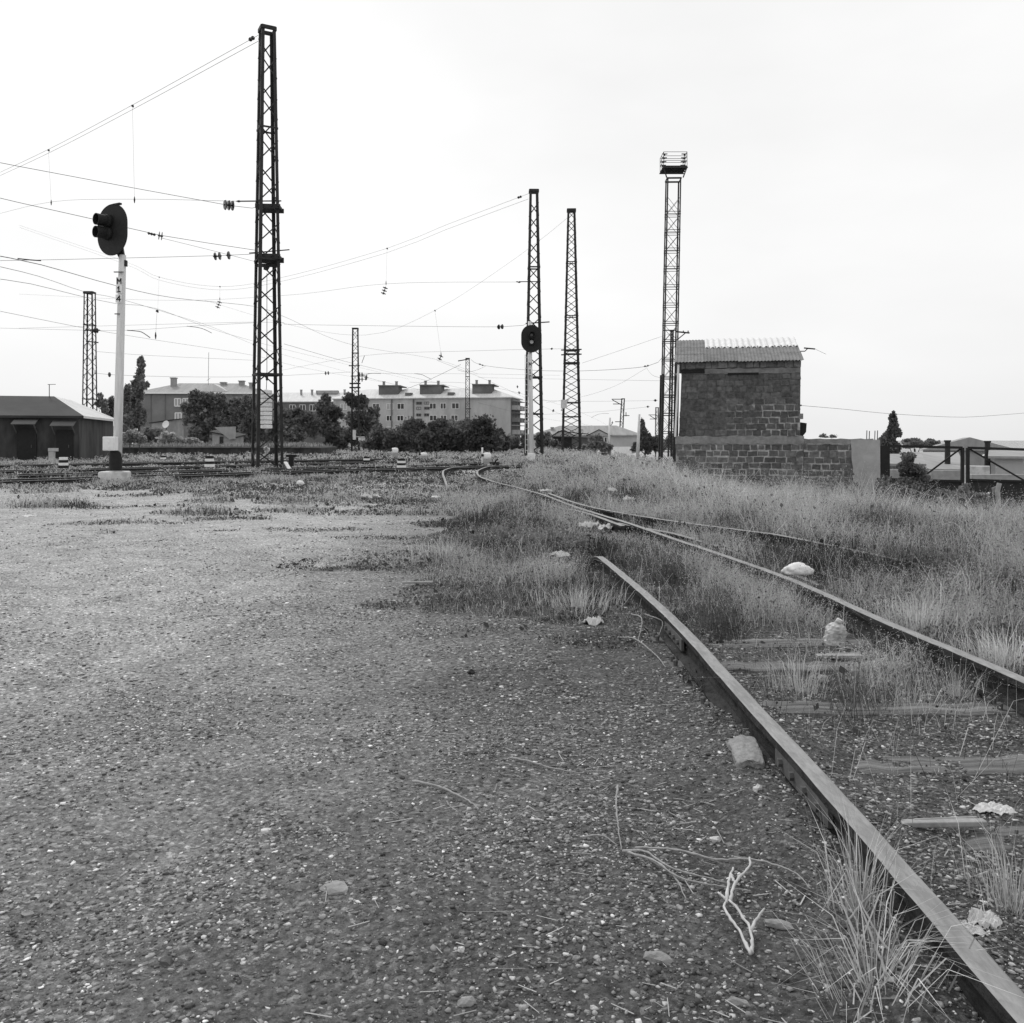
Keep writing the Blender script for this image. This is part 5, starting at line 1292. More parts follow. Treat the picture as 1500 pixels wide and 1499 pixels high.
VERGE = [(1.0, 5.9), (.7, 6.25), (.27, 6.9), (-.3, 7.3), (-.8, 7.45), (-1.0, 8.9), (-1.2, 11.7), (-1.35, 14.6), (-1.9, 17.2), (-3.8, 19.2), (-7, 22.5), (-11, 25), (-20, 27), (-70, 30), (-70, 500), (400, 500), (400, 1.5), (2.75, 1.5), (2.75, 4.6), (1.2, 5.0)]
PATCH = []                                     # outlying weed patches: px, py, half width px, half depth m, density, height
for px, py, hw, hd, dn, hh in ((500, 826, 95, .55, 1.0, .035), (600, 812, 60, .6, .9, .05), (470, 833, 50, .15, 1, .06), (552, 882, 42, .17, 1, .09), (650, 866, 60, .5, 1, .07),
                               (200, 765, 85, .3, .8, .11), (150, 767, 60, .2, .6, .08), (290, 752, 60, .5, .9, .22), (330, 760, 70, .35, 1, .15), (420, 748, 70, .6, 1, .2), (540, 752, 100, .6, .8, .12), (470, 775, 70, .3, .7, .03), (560, 788, 80, .35, .7, .05),
                               (80, 742, 60, .6, .9, .26), (140, 745, 40, .3, .7, .1), (230, 741, 60, .35, .7, .08), (300, 735, 45, .5, .9, .16), (180, 726, 60, .6, .8, .1), (60, 720, 50, .8, .8, .18), (370, 728, 60, 1., .9, .16), (440, 735, 60, 1., .9, .18), (150, 781, 7, .12, 1, .12), (330, 778, 45, .12, .6, .02), (600, 830, 50, .5, .9, .06), (690, 920, 110, .22, .25, .04), (850, 935, 90, .3, .5, .06)):
    g = G(px, py); PATCH.append((g.x, g.y, hw / F * g.y, hd, dn, hh))

CLEAR = []
CLEAR.append((2.77, 8.75, .2))
for px, py, r_ in ((1168, 846, .12), (868, 914, .1), (818, 822, .14), (862, 778, .17), (890, 780, .17), (921, 746, .15), (896, 731, .15), (1222, 944, .1), (440, 716, .14), (536, 738, .15), (548, 738, .15), (638, 738, .12), (1212, 845, .06), (800, 729, .18)):
    g = G(px, py); CLEAR.append((g.x, g.y, r_))

def cover(x, y):
    jx = (fbm(x * 1.5, y * .8, 61, 4) - .5) * (1.2 + .06 * y); jy = (fbm(x * 1.0 + 9, y * 1.0, 62, 4) - .5) * (.5 + .08 * y)
    v = pip(x + jx, y + jy, VERGE).astype(float)
    hgt = np.full(x.shape, .16)
    n = fbm(x * .55, y * .4, 63, 4)
    v = v * (.35 + .65 * sstep(.3, .5, n))
    field = sstep(2.6, 4.2, x - .0 * y) * sstep(4, 8, y)
    tall = field * (.16 + .24 * sstep(9, 15, y)) * (1 - .72 * sstep(21, 33, y) * sstep(11, 6, x))
    mid = sstep(-1.5, 0.6, x) * (1 - field) * sstep(6.6, 9.5, y) * .12
    farh = sstep(34, 60, y) * .05 + .15 * sstep(1.6, 3.6, x) * sstep(27, 38, y)
    hgt = hgt * (.6 + .8 * n) + tall * (.55 + .8 * n) + mid + farh
    edge = 1 - sstep(6.4, 11.5, y); hgt = np.where(x < 1.05, hgt * (1 - .72 * edge), hgt)
    lip = 1 - sstep(-1.6, .2, x + (y - 9) * .12); hgt = np.where((x < .5) & (y > 8) & (y < 20), hgt * (1 - .45 * lip), hgt)
    lot = sstep(14, 18, y) * (x < -2) * (y < 29); hgt = np.where(lot > .5, hgt * .55, hgt)
    # along the siding
    btw = (x > 1.2) & (x < 2.58) & (y < 14)
    tuft = sstep(.5, .66, fbm(x * 2.1, y * 1.7, 66, 3))
    v = np.where(btw, np.where(y < 3.9, .02 + .22 * tuft * (x > 2.0), np.where(y < 6.6, .07 + .7 * tuft, .55 + .45 * tuft)), v)
    hgt = np.where(btw, np.where(y < 6.6, .15, .19) * (.6 + .8 * n) + .1 * tuft, hgt)
    # clear of the rails themselves
    for ra in (left_rail, right_rail):
        yy = np.array([p[1] for p in ra]); xx = np.array([p[0] for p in ra]); rx = np.interp(y, yy, xx)
        near = np.abs(x - rx) < .06; v = np.where(near & ((y < 8.6) if ra is left_rail else (y < 46)), 0, v)
        low = (np.abs(x - rx) < .3) & (y < (8 if ra is left_rail else 50)); hgt = np.where(low & (y > 6), np.minimum(hgt, .09 + (x < rx) * .03), hgt)
    far_left = (np.abs(x + 1.0 - .0) < 4) & (y > 26) & (y < 46); hgt = np.where(far_left & (x < .5), hgt * .45, hgt)
    for A_, B_ in (((-24, 21.2), (-8.3, 37)), ((-8.3, 37), (0.5, 44.5)), ((-27, 24.5), (-12.4, 37.8)), ((-29, 28.5), (-8, 51.5)), ((-33, 35), (-9.4, 57))):
        ux, uy = B_[0] - A_[0], B_[1] - A_[1]; L_ = math.hypot(ux, uy); tt_ = ((x - A_[0]) * ux + (y - A_[1]) * uy) / L_; dd_ = np.abs((x - A_[0]) * uy - (y - A_[1]) * ux) / L_
        on = (tt_ > 0) & (tt_ < L_) & (dd_ < .95); v = np.where(on, v * .3, v)
        on = (tt_ > 0) & (tt_ < L_ + 2) & (dd_ < 4.5) & (x < 0); hgt = np.where(on, np.minimum(hgt, .11), hgt)
    for cx_, cy_, rr_ in CLEAR:
        v = np.where(((x - cx_) / rr_) ** 2 + ((y - cy_ + rr_ * 1.2) / (rr_ * 2.6)) ** 2 < 1, v * .12, v)
    for cx_, cy_, hw, hd, dn, hh in PATCH:
        e = ((x - cx_ + jx * .5) / hw) ** 2 + ((y - cy_ + jy * .25) / hd) ** 2
        ins = (e < 1) & (v < .3); v = np.where(ins, dn * (1 - .5 * e), v); hgt = np.where(ins, hh * (1.1 - .5 * e), hgt)
    return v, hgt, n

def sample_grass(y0, y1, dens, wmul, hm=1.0):
    xm = .64 * y1 + 2.0; N = int(dens * (2 * xm) * (y1 - y0))
    x = rng.uniform(-xm, xm, N); y = rng.uniform(y0, y1, N)
    k = np.abs(x) < .64 * y + 1.5; x, y = x[k], y[k]
    v, h, n = cover(x, y)
    k = rng.random(len(x)) < v
    x, y, h, n = x[k], y[k], h[k], n[k]
    return x, y, h, n

BV, BL, BS, BT = [], [], [], []; LV, LT = [], []
lo = 0; nl = 0
for y0, y1, dens, wm in ((1.6, 4.6, 2600, .0022), (4.6, 7, 3000, .0024), (7, 10, 2300, .003), (10, 15, 1250, .0045), (15, 22, 640, .0065), (22, 34, 260, .011), (34, 55, 90, .02), (55, 100, 18, .045), (100, 200, 2.0, .1)):
    x, y, h, n = sample_grass(y0, y1, dens, wm)
    N = len(x); z = gz(x, y)
    pn = fbm(x * .9, y * .55, 71, 4); pn2 = fbm(x * .28 + 4, y * .22, 72, 3)
    field = sstep(2.6, 4.5, x) * sstep(9, 14, y)
    pf = fbm(x * 1.9, y * 1.1, 73, 3)
    dry = np.clip(sstep(.46, .6, pn) * .6 + .04 + .22 * sstep(.52, .64, pf) + .45 * field * sstep(.3, .5, pn2), 0, .9)
    dark_ = 1 - .5 * sstep(.5, .36, pf) * (1 - field)
    dry = np.where((y < 8.6) & (x < 1.0), dry * .3, dry)
    isdry = rng.random(N) < dry
    clump = .4 + 1.2 * vnoise(x * 2.7 / (1 + y * .03), y * 2.7 / (1 + y * .03), 77)
    hh = h * clump * rng.uniform(.35, 1.25, N) * np.where(isdry, 1.2, .78)
    flat = isdry & (rng.random(N) < .07); hh = np.where(flat, hh * 1.5 + .05, hh)
    tone = np.where(isdry, rng.uniform(.3, .72, N) * (1 + .2 * field), rng.uniform(.05, .17, N) * dark_) * (.75 + .5 * pn2)
    lean = np.where(flat, rng.uniform(1.1, 1.7, N), np.clip(np.abs(rng.normal(0, .62, N)) + .1, 0, 1.35))
    v, lp, st, tt = blades(np.stack([x, y, z - .01], 1), hh, wm * rng.uniform(.5, 1.5, N), lean, tone)
    BL.append(lp + lo); BS.append(st + nl); BV.append(v); BT.append(tt); lo += len(v); nl += len(lp)
    # broad leaved low weeds between the blades
    k = rng.random(N) < (.6 if y0 < 15 else .45); M_ = int(k.sum())
    Pw = np.stack([x[k] + rng.normal(0, .02 + wm * 2, M_), y[k] + rng.normal(0, .02 + wm * 2, M_), z[k] + hh[k] * rng.uniform(.02, .7, M_)], 1)
    v2, t2_ = leaf_cloud(Pw, (wm * 2.8 + .005) * rng.uniform(.5, 1.5, M_), rng.uniform(.045, .16, M_) * (.7 + .6 * pn[k]) * dark_[k])
    big = rng.random(M_) < .06; c4 = np.repeat(Pw, 4, 0); v2 = np.where(np.repeat(big, 4)[:, None], c4 + (v2 - c4) * 2.6, v2)
    LV.append(v2); LT.append(t2_)
    # seed heads on the dry stalks
    k = isdry & (hh > .13); q = np.repeat(np.where(k)[0], 4)
    tip = v.reshape(-1, 5, 3)[:, 4]; mid_ = (v.reshape(-1, 5, 3)[:, 2] + v.reshape(-1, 5, 3)[:, 3]) / 2
    f = rng.uniform(.35, 1.02, len(q))[:, None]
    Ps = mid_[q] * (1 - f) + tip[q] * f + rng.normal(0, .006 + wm * .6, (len(q), 3))
    v2, t2_ = leaf_cloud(Ps, (wm * 1.5 + .003) * rng.uniform(.5, 1.4, len(q)), rng.uniform(.25, .6, len(q)))
    LV.append(v2); LT.append(t2_)
g1 = np_mesh('dry_grass', np.concatenate(BV), np.concatenate(BL), np.concatenate(BS), np.concatenate(BT), MT['grass'])
tag(g1, 'dry and green grass growing over the yard', 'grass', kind='stuff')
v = np.concatenate(LV)
g2 = np_mesh('ground_weeds', v, np.arange(len(v)), np.arange(0, len(v), 4), np.concatenate(LT), MT['leaf'])
tag(g2, 'low broad leaved weeds between the grass', 'weeds', kind='stuff')

def tuft(label, x, y, n, h, spread, tone=(.3, .8), w=.0026, lean=.55, name='grass_tuft', lean0=.05):
    r = np.abs(rng.normal(0, spread, n)); a = rng.uniform(0, 2 * np.pi, n)
    px_, py_ = x + r * np.cos(a), y + r * np.sin(a)
    hh = h * rng.uniform(.35, 1.1, n); le = np.clip(np.abs(rng.normal(0, lean, n)) + lean0, 0, 1.5)
    v, lp, st, tt = blades(np.stack([px_, py_, gz(px_, py_) - .01], 1), hh, w * rng.uniform(.6, 1.4, n), le, rng.uniform(*tone, n), yaw=a + rng.normal(0, .6, n))
    base = (x, y, float(gz(x, y)))
    o = np_mesh(name, v, lp, st, tt, MT['grass'], loc=base)
    return tag(o, label, 'grass tuft', 'dry grass tufts along the rails')
for a in (('tall dry grass tuft against the near rail at the lower right', 1.0, 2.55, 110, .33, .06), ('sprawling straw coloured tuft at the bottom right corner, left of the rail', .9, 2.22, 130, .27, .09, (.3, .8), .0034, .35, 'grass_tuft', .75), ('dry grass tuft right of the near rail, level with the crumpled bag', 1.48, 2.62, 120, .26, .08), ('bright dry tuft at the right edge beyond the far rail', 2.98, 5.35, 620, .36, .2, (.5, .92), .0034), ('pale tuft between the rails beside the broken sleeper', 1.62, 5.0, 190, .26, .12, (.4, .85)), ('dry tuft before the second sleeper between the rails', 2.1, 4.72, 130, .22, .12), ('straw tuft under the far rail near the right edge', 2.45, 4.9, 140, .22, .1), ('pale tuft left of the near rail behind the white bag', .55, 7.5, 380, .26, .26, (.4, .85), .003), ('bright dry tuft on the edge of the gravel, in the middle', -.75, 10.6, 520, .28, .34, (.4, .8), .004), ('light dry tuft right of the far rail, near the plastic bottle', 2.98, 6.5, 420, .34, .22, (.45, .9), .0034)):
    tuft(*a)

def dead_branch(label, pts_list, r, mat='twig', name='dry_branch', cat='branch', group=None, lift=.012, taper=.4):
    m = MB(); base = None
    for pts in pts_list:
        P = []
        for q in pts:
            g = G(q[0], q[1]); zz = float(gz(g.x, g.y)) + lift + (q[2] if len(q) > 2 else 0); P.append(Vector((g.x, g.y, zz)))
        base = base or P[0]
        Q_ = smooth_line(P, .014) if len(P) > 2 else [lerp(P[0], P[1], i / 6) for i in range(7)]
        Q_ = [q + Vector((random.uniform(-1, 1), random.uniform(-1, 1), random.uniform(-.5, .5))) * r * .45 if 0 < i < len(Q_) - 1 else q for i, q in enumerate(Q_)]
        m.tube(Q_, r, 7, r * taper, knot=.22)
    o = m.build(name, MT[mat], None, smooth=True); return tag(o, label, cat, group)
# the white forked branch at the lower right
dead_branch('bleached white forked branch lying on the gravel at the lower right', [
    [(1099, 1404), (1085, 1378, .01), (1063, 1350, .02), (1064, 1336, .02)], [(1101, 1400), (1100, 1374, .01), (1082, 1350, .02), (1068, 1337, .025)],
    [(1064, 1338, .02), (1068, 1310, .03), (1074, 1293, .03)], [(1070, 1336, .02), (1077, 1315, .03), (1098, 1289, .03), (1098, 1278, .03)], [(1070, 1304, .03), (1077, 1315, .03)], [(1064, 1334, .02), (1052, 1326, .03)],
    [(1100, 1374, .01), (1106, 1366, .02), (1114, 1363, .03), (1120, 1357, .035)]], .0056, taper=.55)
dead_branch('curved pale twig lying alone on the open gravel', [[(604, 1140), (640, 1152, .004), (680, 1169, .006), (702, 1187)]], .006, 'twig_dark')
dead_branch('straight thin twig lying above the curved one', [[(747, 1107), (775, 1114), (810, 1122), (852, 1130)]], .005, 'twig_dark')
dead_branch('bundle of long dry stalks trailing from a dark weed root', [[(912, 1250), (945, 1260, .02), (985, 1285, .02), (1067, 1307, .01)], [(905, 1186, .09), (903, 1210, .06), (910, 1248)], [(915, 1250), (960, 1275, .02), (1000, 1300, .02), (1100, 1320, .01)], [(930, 1242), (990, 1255, .02), (1050, 1275, .03), (1100, 1280, .03), (1160, 1305, .02), (1188, 1328)], [(850, 1226), (880, 1230, .01), (905, 1240)], [(950, 1262), (985, 1290, .01), (1005, 1320)]], .0045, 'twig_dark')
for lab, pp in (('dry curling stalks left of the near rail, beside the rail joint', [[(905, 935), (930, 945, .03), (960, 965), (975, 985)], [(925, 912), (940, 925, .04), (935, 945, .02)], [(945, 915), (970, 925, .05), (965, 940, .02)], [(920, 980), (915, 990, .02), (925, 992)]]),
                ('fan of pale dry stems lying right of the far rail', [[(1420, 852), (1385, 840, .1), (1345, 838, .06)], [(1420, 852), (1390, 846, .08), (1340, 846, .04)], [(1420, 853), (1400, 848, .05), (1365, 858)], [(1425, 853), (1380, 858, .03), (1360, 862)]]),
                ('forked dead stems standing right of the white sack', [[(1228, 842), (1225, 830, .08), (1212, 815, .14)], [(1230, 842), (1250, 825, .1), (1262, 816, .14)], [(1229, 842), (1240, 836, .06), (1270, 835, .05)]]),
                ('spiky dead weed skeleton further right of the white sack', [[(1293, 830), (1270, 848, .05), (1262, 862)], [(1293, 828), (1310, 840, .06), (1340, 850, .02)], [(1293, 828), (1300, 845, .05), (1320, 860)], [(1293, 830), (1290, 822, .12)]]),
                ('arching dead stem in the tall grass on the right', [[(1381, 802, .3), (1400, 808, .35), (1420, 820, .2), (1440, 835)]]),
                ('long twig lying between the rails below the plastic bottle', [[(1225, 948), (1245, 952, .02), (1270, 958), (1285, 959)]]),
                ('broken dry stalks in the weeds left of the sunken rail end', [[(770, 800), (800, 812, .06), (830, 832)], [(765, 815), (800, 825, .05), (835, 845)], [(780, 795, .05), (815, 800, .1), (850, 818)]]),
                ('dry twigs leaning over the near rail at the bottom', [[(1240, 1390), (1280, 1370, .05), (1340, 1362, .06)], [(1260, 1430), (1230, 1380, .06), (1215, 1366, .1)], [(1300, 1470), (1270, 1420, .05), (1240, 1370, .12)], [(1330, 1470), (1290, 1440, .04), (1250, 1390, .09)]])):
    dead_branch(lab, pp, .005 if 'bottom' not in lab else .004, 'twig_dark', lift=.02)

# ------------------------------------------------------------------ loose gravel and stones
ico = bmesh.new(); bmesh.ops.create_icosphere(ico, subdivisions=1, radius=1.0)
ico.verts.ensure_lookup_table(); IV = np.array([v_.co[:] for v_ in ico.verts]); IF = np.array([[v_.index for v_ in f.verts] for f in ico.faces]); ico.free()
def pebbles(x, y, s, tone, sink=.25):
    n = len(x); k = len(IV)
    sc = s[:, None] * rng.uniform(.55, 1.4, (n, 3)) * np.array([1.2, 1.1, .55])
    a = rng.uniform(0, 2 * np.pi, n); c, s_ = np.cos(a), np.sin(a)
    V_ = IV[None] * sc[:, None, :] * rng.uniform(.55, 1.3, (n, k, 1)) + rng.normal(0, .16, (n, k, 3)) * sc[:, None, :]
    X = V_[..., 0] * c[:, None] - V_[..., 1] * s_[:, None]; Y = V_[..., 0] * s_[:, None] + V_[..., 1] * c[:, None]
    Z = V_[..., 2] + (gz(x, y) + s * .62 * (.5 - sink))[:, None]
    V2 = np.stack([X + x[:, None], Y + y[:, None], Z], -1).reshape(-1, 3)
    Fq = (IF[None] + (np.arange(n) * k)[:, None, None]).reshape(-1, 3)
    return V2, Fq, np.repeat(tone, k)
PV, PF, PT = [], [], []; off = 0
for y0, y1, dens, smin, smax in ((1.7, 3.2, 11000, .0016, .0085), (3.2, 5, 6000, .0022, .010), (5, 8, 2300, .003, .012), (8, 13, 560, .005, .015), (13, 24, 70, .009, .02)):
    xm = .64 * y1 + .5; N = int(dens * 2 * xm * (y1 - y0)); x = rng.uniform(-xm, min(xm, 3.4), int(N * (min(xm, 3.4) + xm) / (2 * xm))); y = rng.uniform(y0, y1, len(x))
    k = np.abs(x) < .62 * y + .4; x, y = x[k], y[k]
    dst = dusty(x, y); keep = rng.random(len(x)) < (1 - .66 * dst) * (.4 + 1.0 * sstep(.35, .65, fbm(x * 2.2, y * 2.2, 81, 3)))
    x, y, dst = x[keep], y[keep], dst[keep]; n = len(x)
    u = rng.random(n); s = smin + (smax - smin) * u ** 3.2
    r_ = rng.random(n); tone = np.where(r_ < .4, rng.uniform(.04, .12, n), np.where(r_ < .9, rng.uniform(.12, .3, n), rng.uniform(.32, .72, n))) * (1 + .6 * dst)
    tone = np.where((s > smax * .55) & (rng.random(n) < .2), rng.uniform(.25, .45, n), tone)
    a_, b_, c_ = pebbles(x, y, s, tone); PV.append(a_); PF.append(b_ + off); PT.append(c_); off += len(a_)
Fq = np.concatenate(PF)
gr = np_mesh('gravel', np.concatenate(PV), Fq.ravel(), np.arange(0, len(Fq) * 3, 3), np.concatenate(PT), MT['pebble'])
tag(gr, 'loose pebbles and grit strewn over the lot', 'gravel', kind='stuff')
n_ = 5200; x = np.concatenate([rng.uniform(-.6, 3.3, 3400), rng.uniform(-4, 2, n_ - 3400)]); y = 1.9 + rng.random(n_) ** 1.3 * 7.5
k = (np.abs(x) < .62 * y + .3) & (rng.random(n_) < .25 + 1.1 * sstep(.42, .62, fbm(x * 1.5, y * 1.5, 95, 3))); k[3400:] &= rng.random(n_ - 3400) < .1; x, y = x[k], y[k]; n_ = len(x)
a_ = rng.normal(0, .7, n_); L_ = rng.uniform(.008, .042, n_) * (1 + .6 * (rng.random(n_) < .1)); w_ = rng.uniform(.0009, .0022, n_); ca, sa = np.cos(a_), np.sin(a_); z0_ = gz(x, y) + .006; dz = rng.normal(0, .004, n_)
Q = np.stack([np.stack([x - ca * L_ - sa * w_, y - sa * L_ + ca * w_, z0_ - dz], 1), np.stack([x - ca * L_ + sa * w_, y - sa * L_ - ca * w_, z0_ - dz], 1), np.stack([x + ca * L_ + sa * w_, y + sa * L_ - ca * w_, z0_ + dz], 1), np.stack([x + ca * L_ - sa * w_, y + sa * L_ + ca * w_, z0_ + dz], 1)], 1).reshape(-1, 3)
sw = np_mesh('straw_litter', Q, np.arange(len(Q)), np.arange(0, len(Q), 4), np.repeat(rng.uniform(.22, .62, n_), 4), MT['grass'])
tag(sw, 'bits of dry straw scattered over the ballast', 'straw', kind='stuff')
print('gravel stones', len(Fq) // 20, 'blades', len(BS) and sum(len(b) for b in BS) // 2)

def lump(name, c, r, seed, rough=.25, freq=1.6, flat_bottom=True, mat='stone', sub=3, rz=0.0, fold=0.0, parent=None, smooth=True):
    """an irregular lump: stone, crumpled bag or rag"""
    bm = bmesh.new(); bmesh.ops.create_icosphere(bm, subdivisions=sub, radius=1.0)
    o = Vector((seed * 3.7, seed * 1.3, seed * .7))
    for v_ in bm.verts:
        p = v_.co.copy(); n_ = mnoise.fractal(p * freq + o, .9, 2.0, 4)
        k = 1 + rough * n_
        if fold:
            vd = mnoise.voronoi(p * freq * 1.15 + o * 2)[0]; k += fold * 1.1 * ((vd[1] - vd[0]) - .35) + .35 * fold * abs(mnoise.noise(p * freq * 3 + o))
        v_.co = p * k
        if flat_bottom and v_.co.z < -.25: v_.co.z = -.25 + (v_.co.z + .25) * .15
        v_.co = Vector((v_.co.x * r[0], v_.co.y * r[1], v_.co.z * r[2]))
    bmesh.ops.rotate(bm, verts=bm.verts, cent=(0, 0, 0), matrix=Matrix.Rotation(rz, 3, 'Z'))
    me = bpy.data.meshes.new(name); bm.to_mesh(me); bm.free(); me.materials.append(MT[mat])
    me.polygons.foreach_set('use_smooth', [smooth] * len(me.polygons))
    ob = bpy.data.objects.new(name, me); COL.objects.link(ob); ob.location = c; ob['_w'] = tuple(c); return ob
def on_ground(px, py, dz=0.0):
    g = G(px, py); z_ = float(gz(g.x, g.y)); g = G(px, py, z_); return Vector((g.x, g.y, z_ + dz))
for px, py, w_, t_, h_, lab, mt in ((490, 1303, .055, .05, .012, 'flat oval stone alone in the lower left part of the gravel', 'stone'), (963, 1407, .05, .022, .018, 'rounded oval stone left of the forked branch', 'stone'), (844, 1405, .014, .012, .01, 'small pale pebble stone at the bottom, left of the oval stone', 'stone'), (390, 1217, .026, .016, .008, 'pale chip of stone in the lower left gravel', 'jug'), (197, 1257, .03, .02, .014, 'dark topped stone in the left gravel', 'stone'), (95, 1216, .03, .025, .007, 'pale flat chip near the left edge', 'stone'), (244, 1410, .024, .02, .016, 'dark rounded stone at the lower left', 'plate'), (40, 1340, .03, .02, .01, 'pale flat stone at the left edge low down', 'stone'), (58, 1184, .035, .02, .008, 'grey flat stone at the left edge', 'stone'), (676, 1393, .013, .012, .011, 'small white pebble stone in the lower middle', 'jug'), (1048, 1232, .025, .018, .015, 'white chip of stone beside the trailing stalks', 'jug'), (1110, 1157, .028, .02, .018, 'white stone below the pitted slab', 'jug'), (683, 1470, .03, .02, .012, 'pale flat stone at the bottom edge in the middle', 'stone'), (410, 975, .03, .025, .012, 'pale flat stone in the upper gravel', 'jug'), (690, 987, .03, .03, .02, 'dark lump of clinker in the middle gravel', 'black'), (318, 901, .12, .06, .006, 'faint pale patch of lime on the dust', 'stone'), (1080, 1470, .035, .015, .012, 'elongated pale stone at the bottom edge right', 'stone'), (1140, 1356, .05, .02, .014, 'long grey stone right of the forked branch', 'stone')):
    o = lump('stone', on_ground(px, py, h_ * .1), (w_ * .78, t_ * .8, h_), px * .013, .45, 1.9, mat=mt, sub=2, rz=random.uniform(-.4, .4), smooth=False); tag(o, lab, 'stone')
# pitted slab by the near rail
bm = bmesh.new(); bmesh.ops.create_icosphere(bm, subdivisions=4, radius=1.0)
for v_ in bm.verts:
    p = v_.co.copy(); ang = math.atan2(p.y, p.x); k = 1 + .22 * mnoise.noise(Vector((math.cos(ang) * 1.7, math.sin(ang) * 1.7, 3.3))) + .07 * mnoise.noise(p * 6)
    sq = max(abs(p.x), abs(p.y), .2); f = .75 / max(.75, sq)
    v_.co = Vector((p.x * .082 * k * f, p.y * .17 * k * f, max(-.3, math.copysign(abs(p.z) ** .45, p.z)) * .035 + .02 * min(0, mnoise.noise(p * 5.5) + .1) + .006 * mnoise.noise(p * 13)))
me = bpy.data.meshes.new('pitted_slab'); bm.to_mesh(me); bm.free(); me.materials.append(MT['stone']); me.polygons.foreach_set('use_smooth', [True] * len(me.polygons))
o = bpy.data.objects.new('pitted_slab', me); COL.objects.link(o); o.location = on_ground(1092, 1108, .01); o.rotation_euler = (R(4), R(-6), R(-4)); tag(o, 'pitted pale slab of stone lying against the near rail', 'stone')

def crumple(name, c, r, seed, mat, rz=0.0, n=26):
    """a crumpled sheet of plastic or paper: an uneven outline pushed up into sharp creases"""
    o = Vector((seed * 5.1, seed * 2.3, seed * 1.9)); V_, F_ = [], []
    for i in range(n + 1):
        for j in range(n + 1):
            u, v = i / n * 2 - 1, j / n * 2 - 1
            a = math.atan2(v, u); k = .78 + .34 * mnoise.noise(Vector((math.cos(a) * 1.6, math.sin(a) * 1.6, seed * 1.7)))
            q = max(abs(u), abs(v)) or 1e-6; rad = q * k; x_, y_ = math.cos(a) * rad, math.sin(a) * rad
            P = Vector((x_, y_, 0)); vd = mnoise.voronoi(P * 2.1 + o)[0]; w2 = mnoise.voronoi(P * 4.7 + o * 2)[0]
            z_ = (1 - .8 * rad ** 2) * (.35 + .9 * (vd[1] - vd[0])) + .35 * (w2[1] - w2[0]) + .25 * mnoise.noise(P * 3 + o)
            x_ += .1 * mnoise.noise(P * 3 + o * 3); y_ += .1 * mnoise.noise(P * 3 - o * 3)
            V_.append((x_ * r[0] * math.cos(rz) - y_ * r[1] * math.sin(rz), x_ * r[0] * math.sin(rz) + y_ * r[1] * math.cos(rz), max(0, z_) * r[2] * (1 if rad < .8 else max(0, (1.1 - rad) / .3))))
    for i in range(n):
        for j in range(n): F_.append((i * (n + 1) + j, (i + 1) * (n + 1) + j, (i + 1) * (n + 1) + j + 1, i * (n + 1) + j + 1))
    me = bpy.data.meshes.new(name); me.from_pydata(V_, [], F_); me.materials.append(MT[mat])
    ob = bpy.data.objects.new(name, me); COL.objects.link(ob); ob.location = c; ob['_w'] = tuple(c)
    sd = ob.modifiers.new('thickness', 'SOLIDIFY'); sd.thickness = .002
    return ob

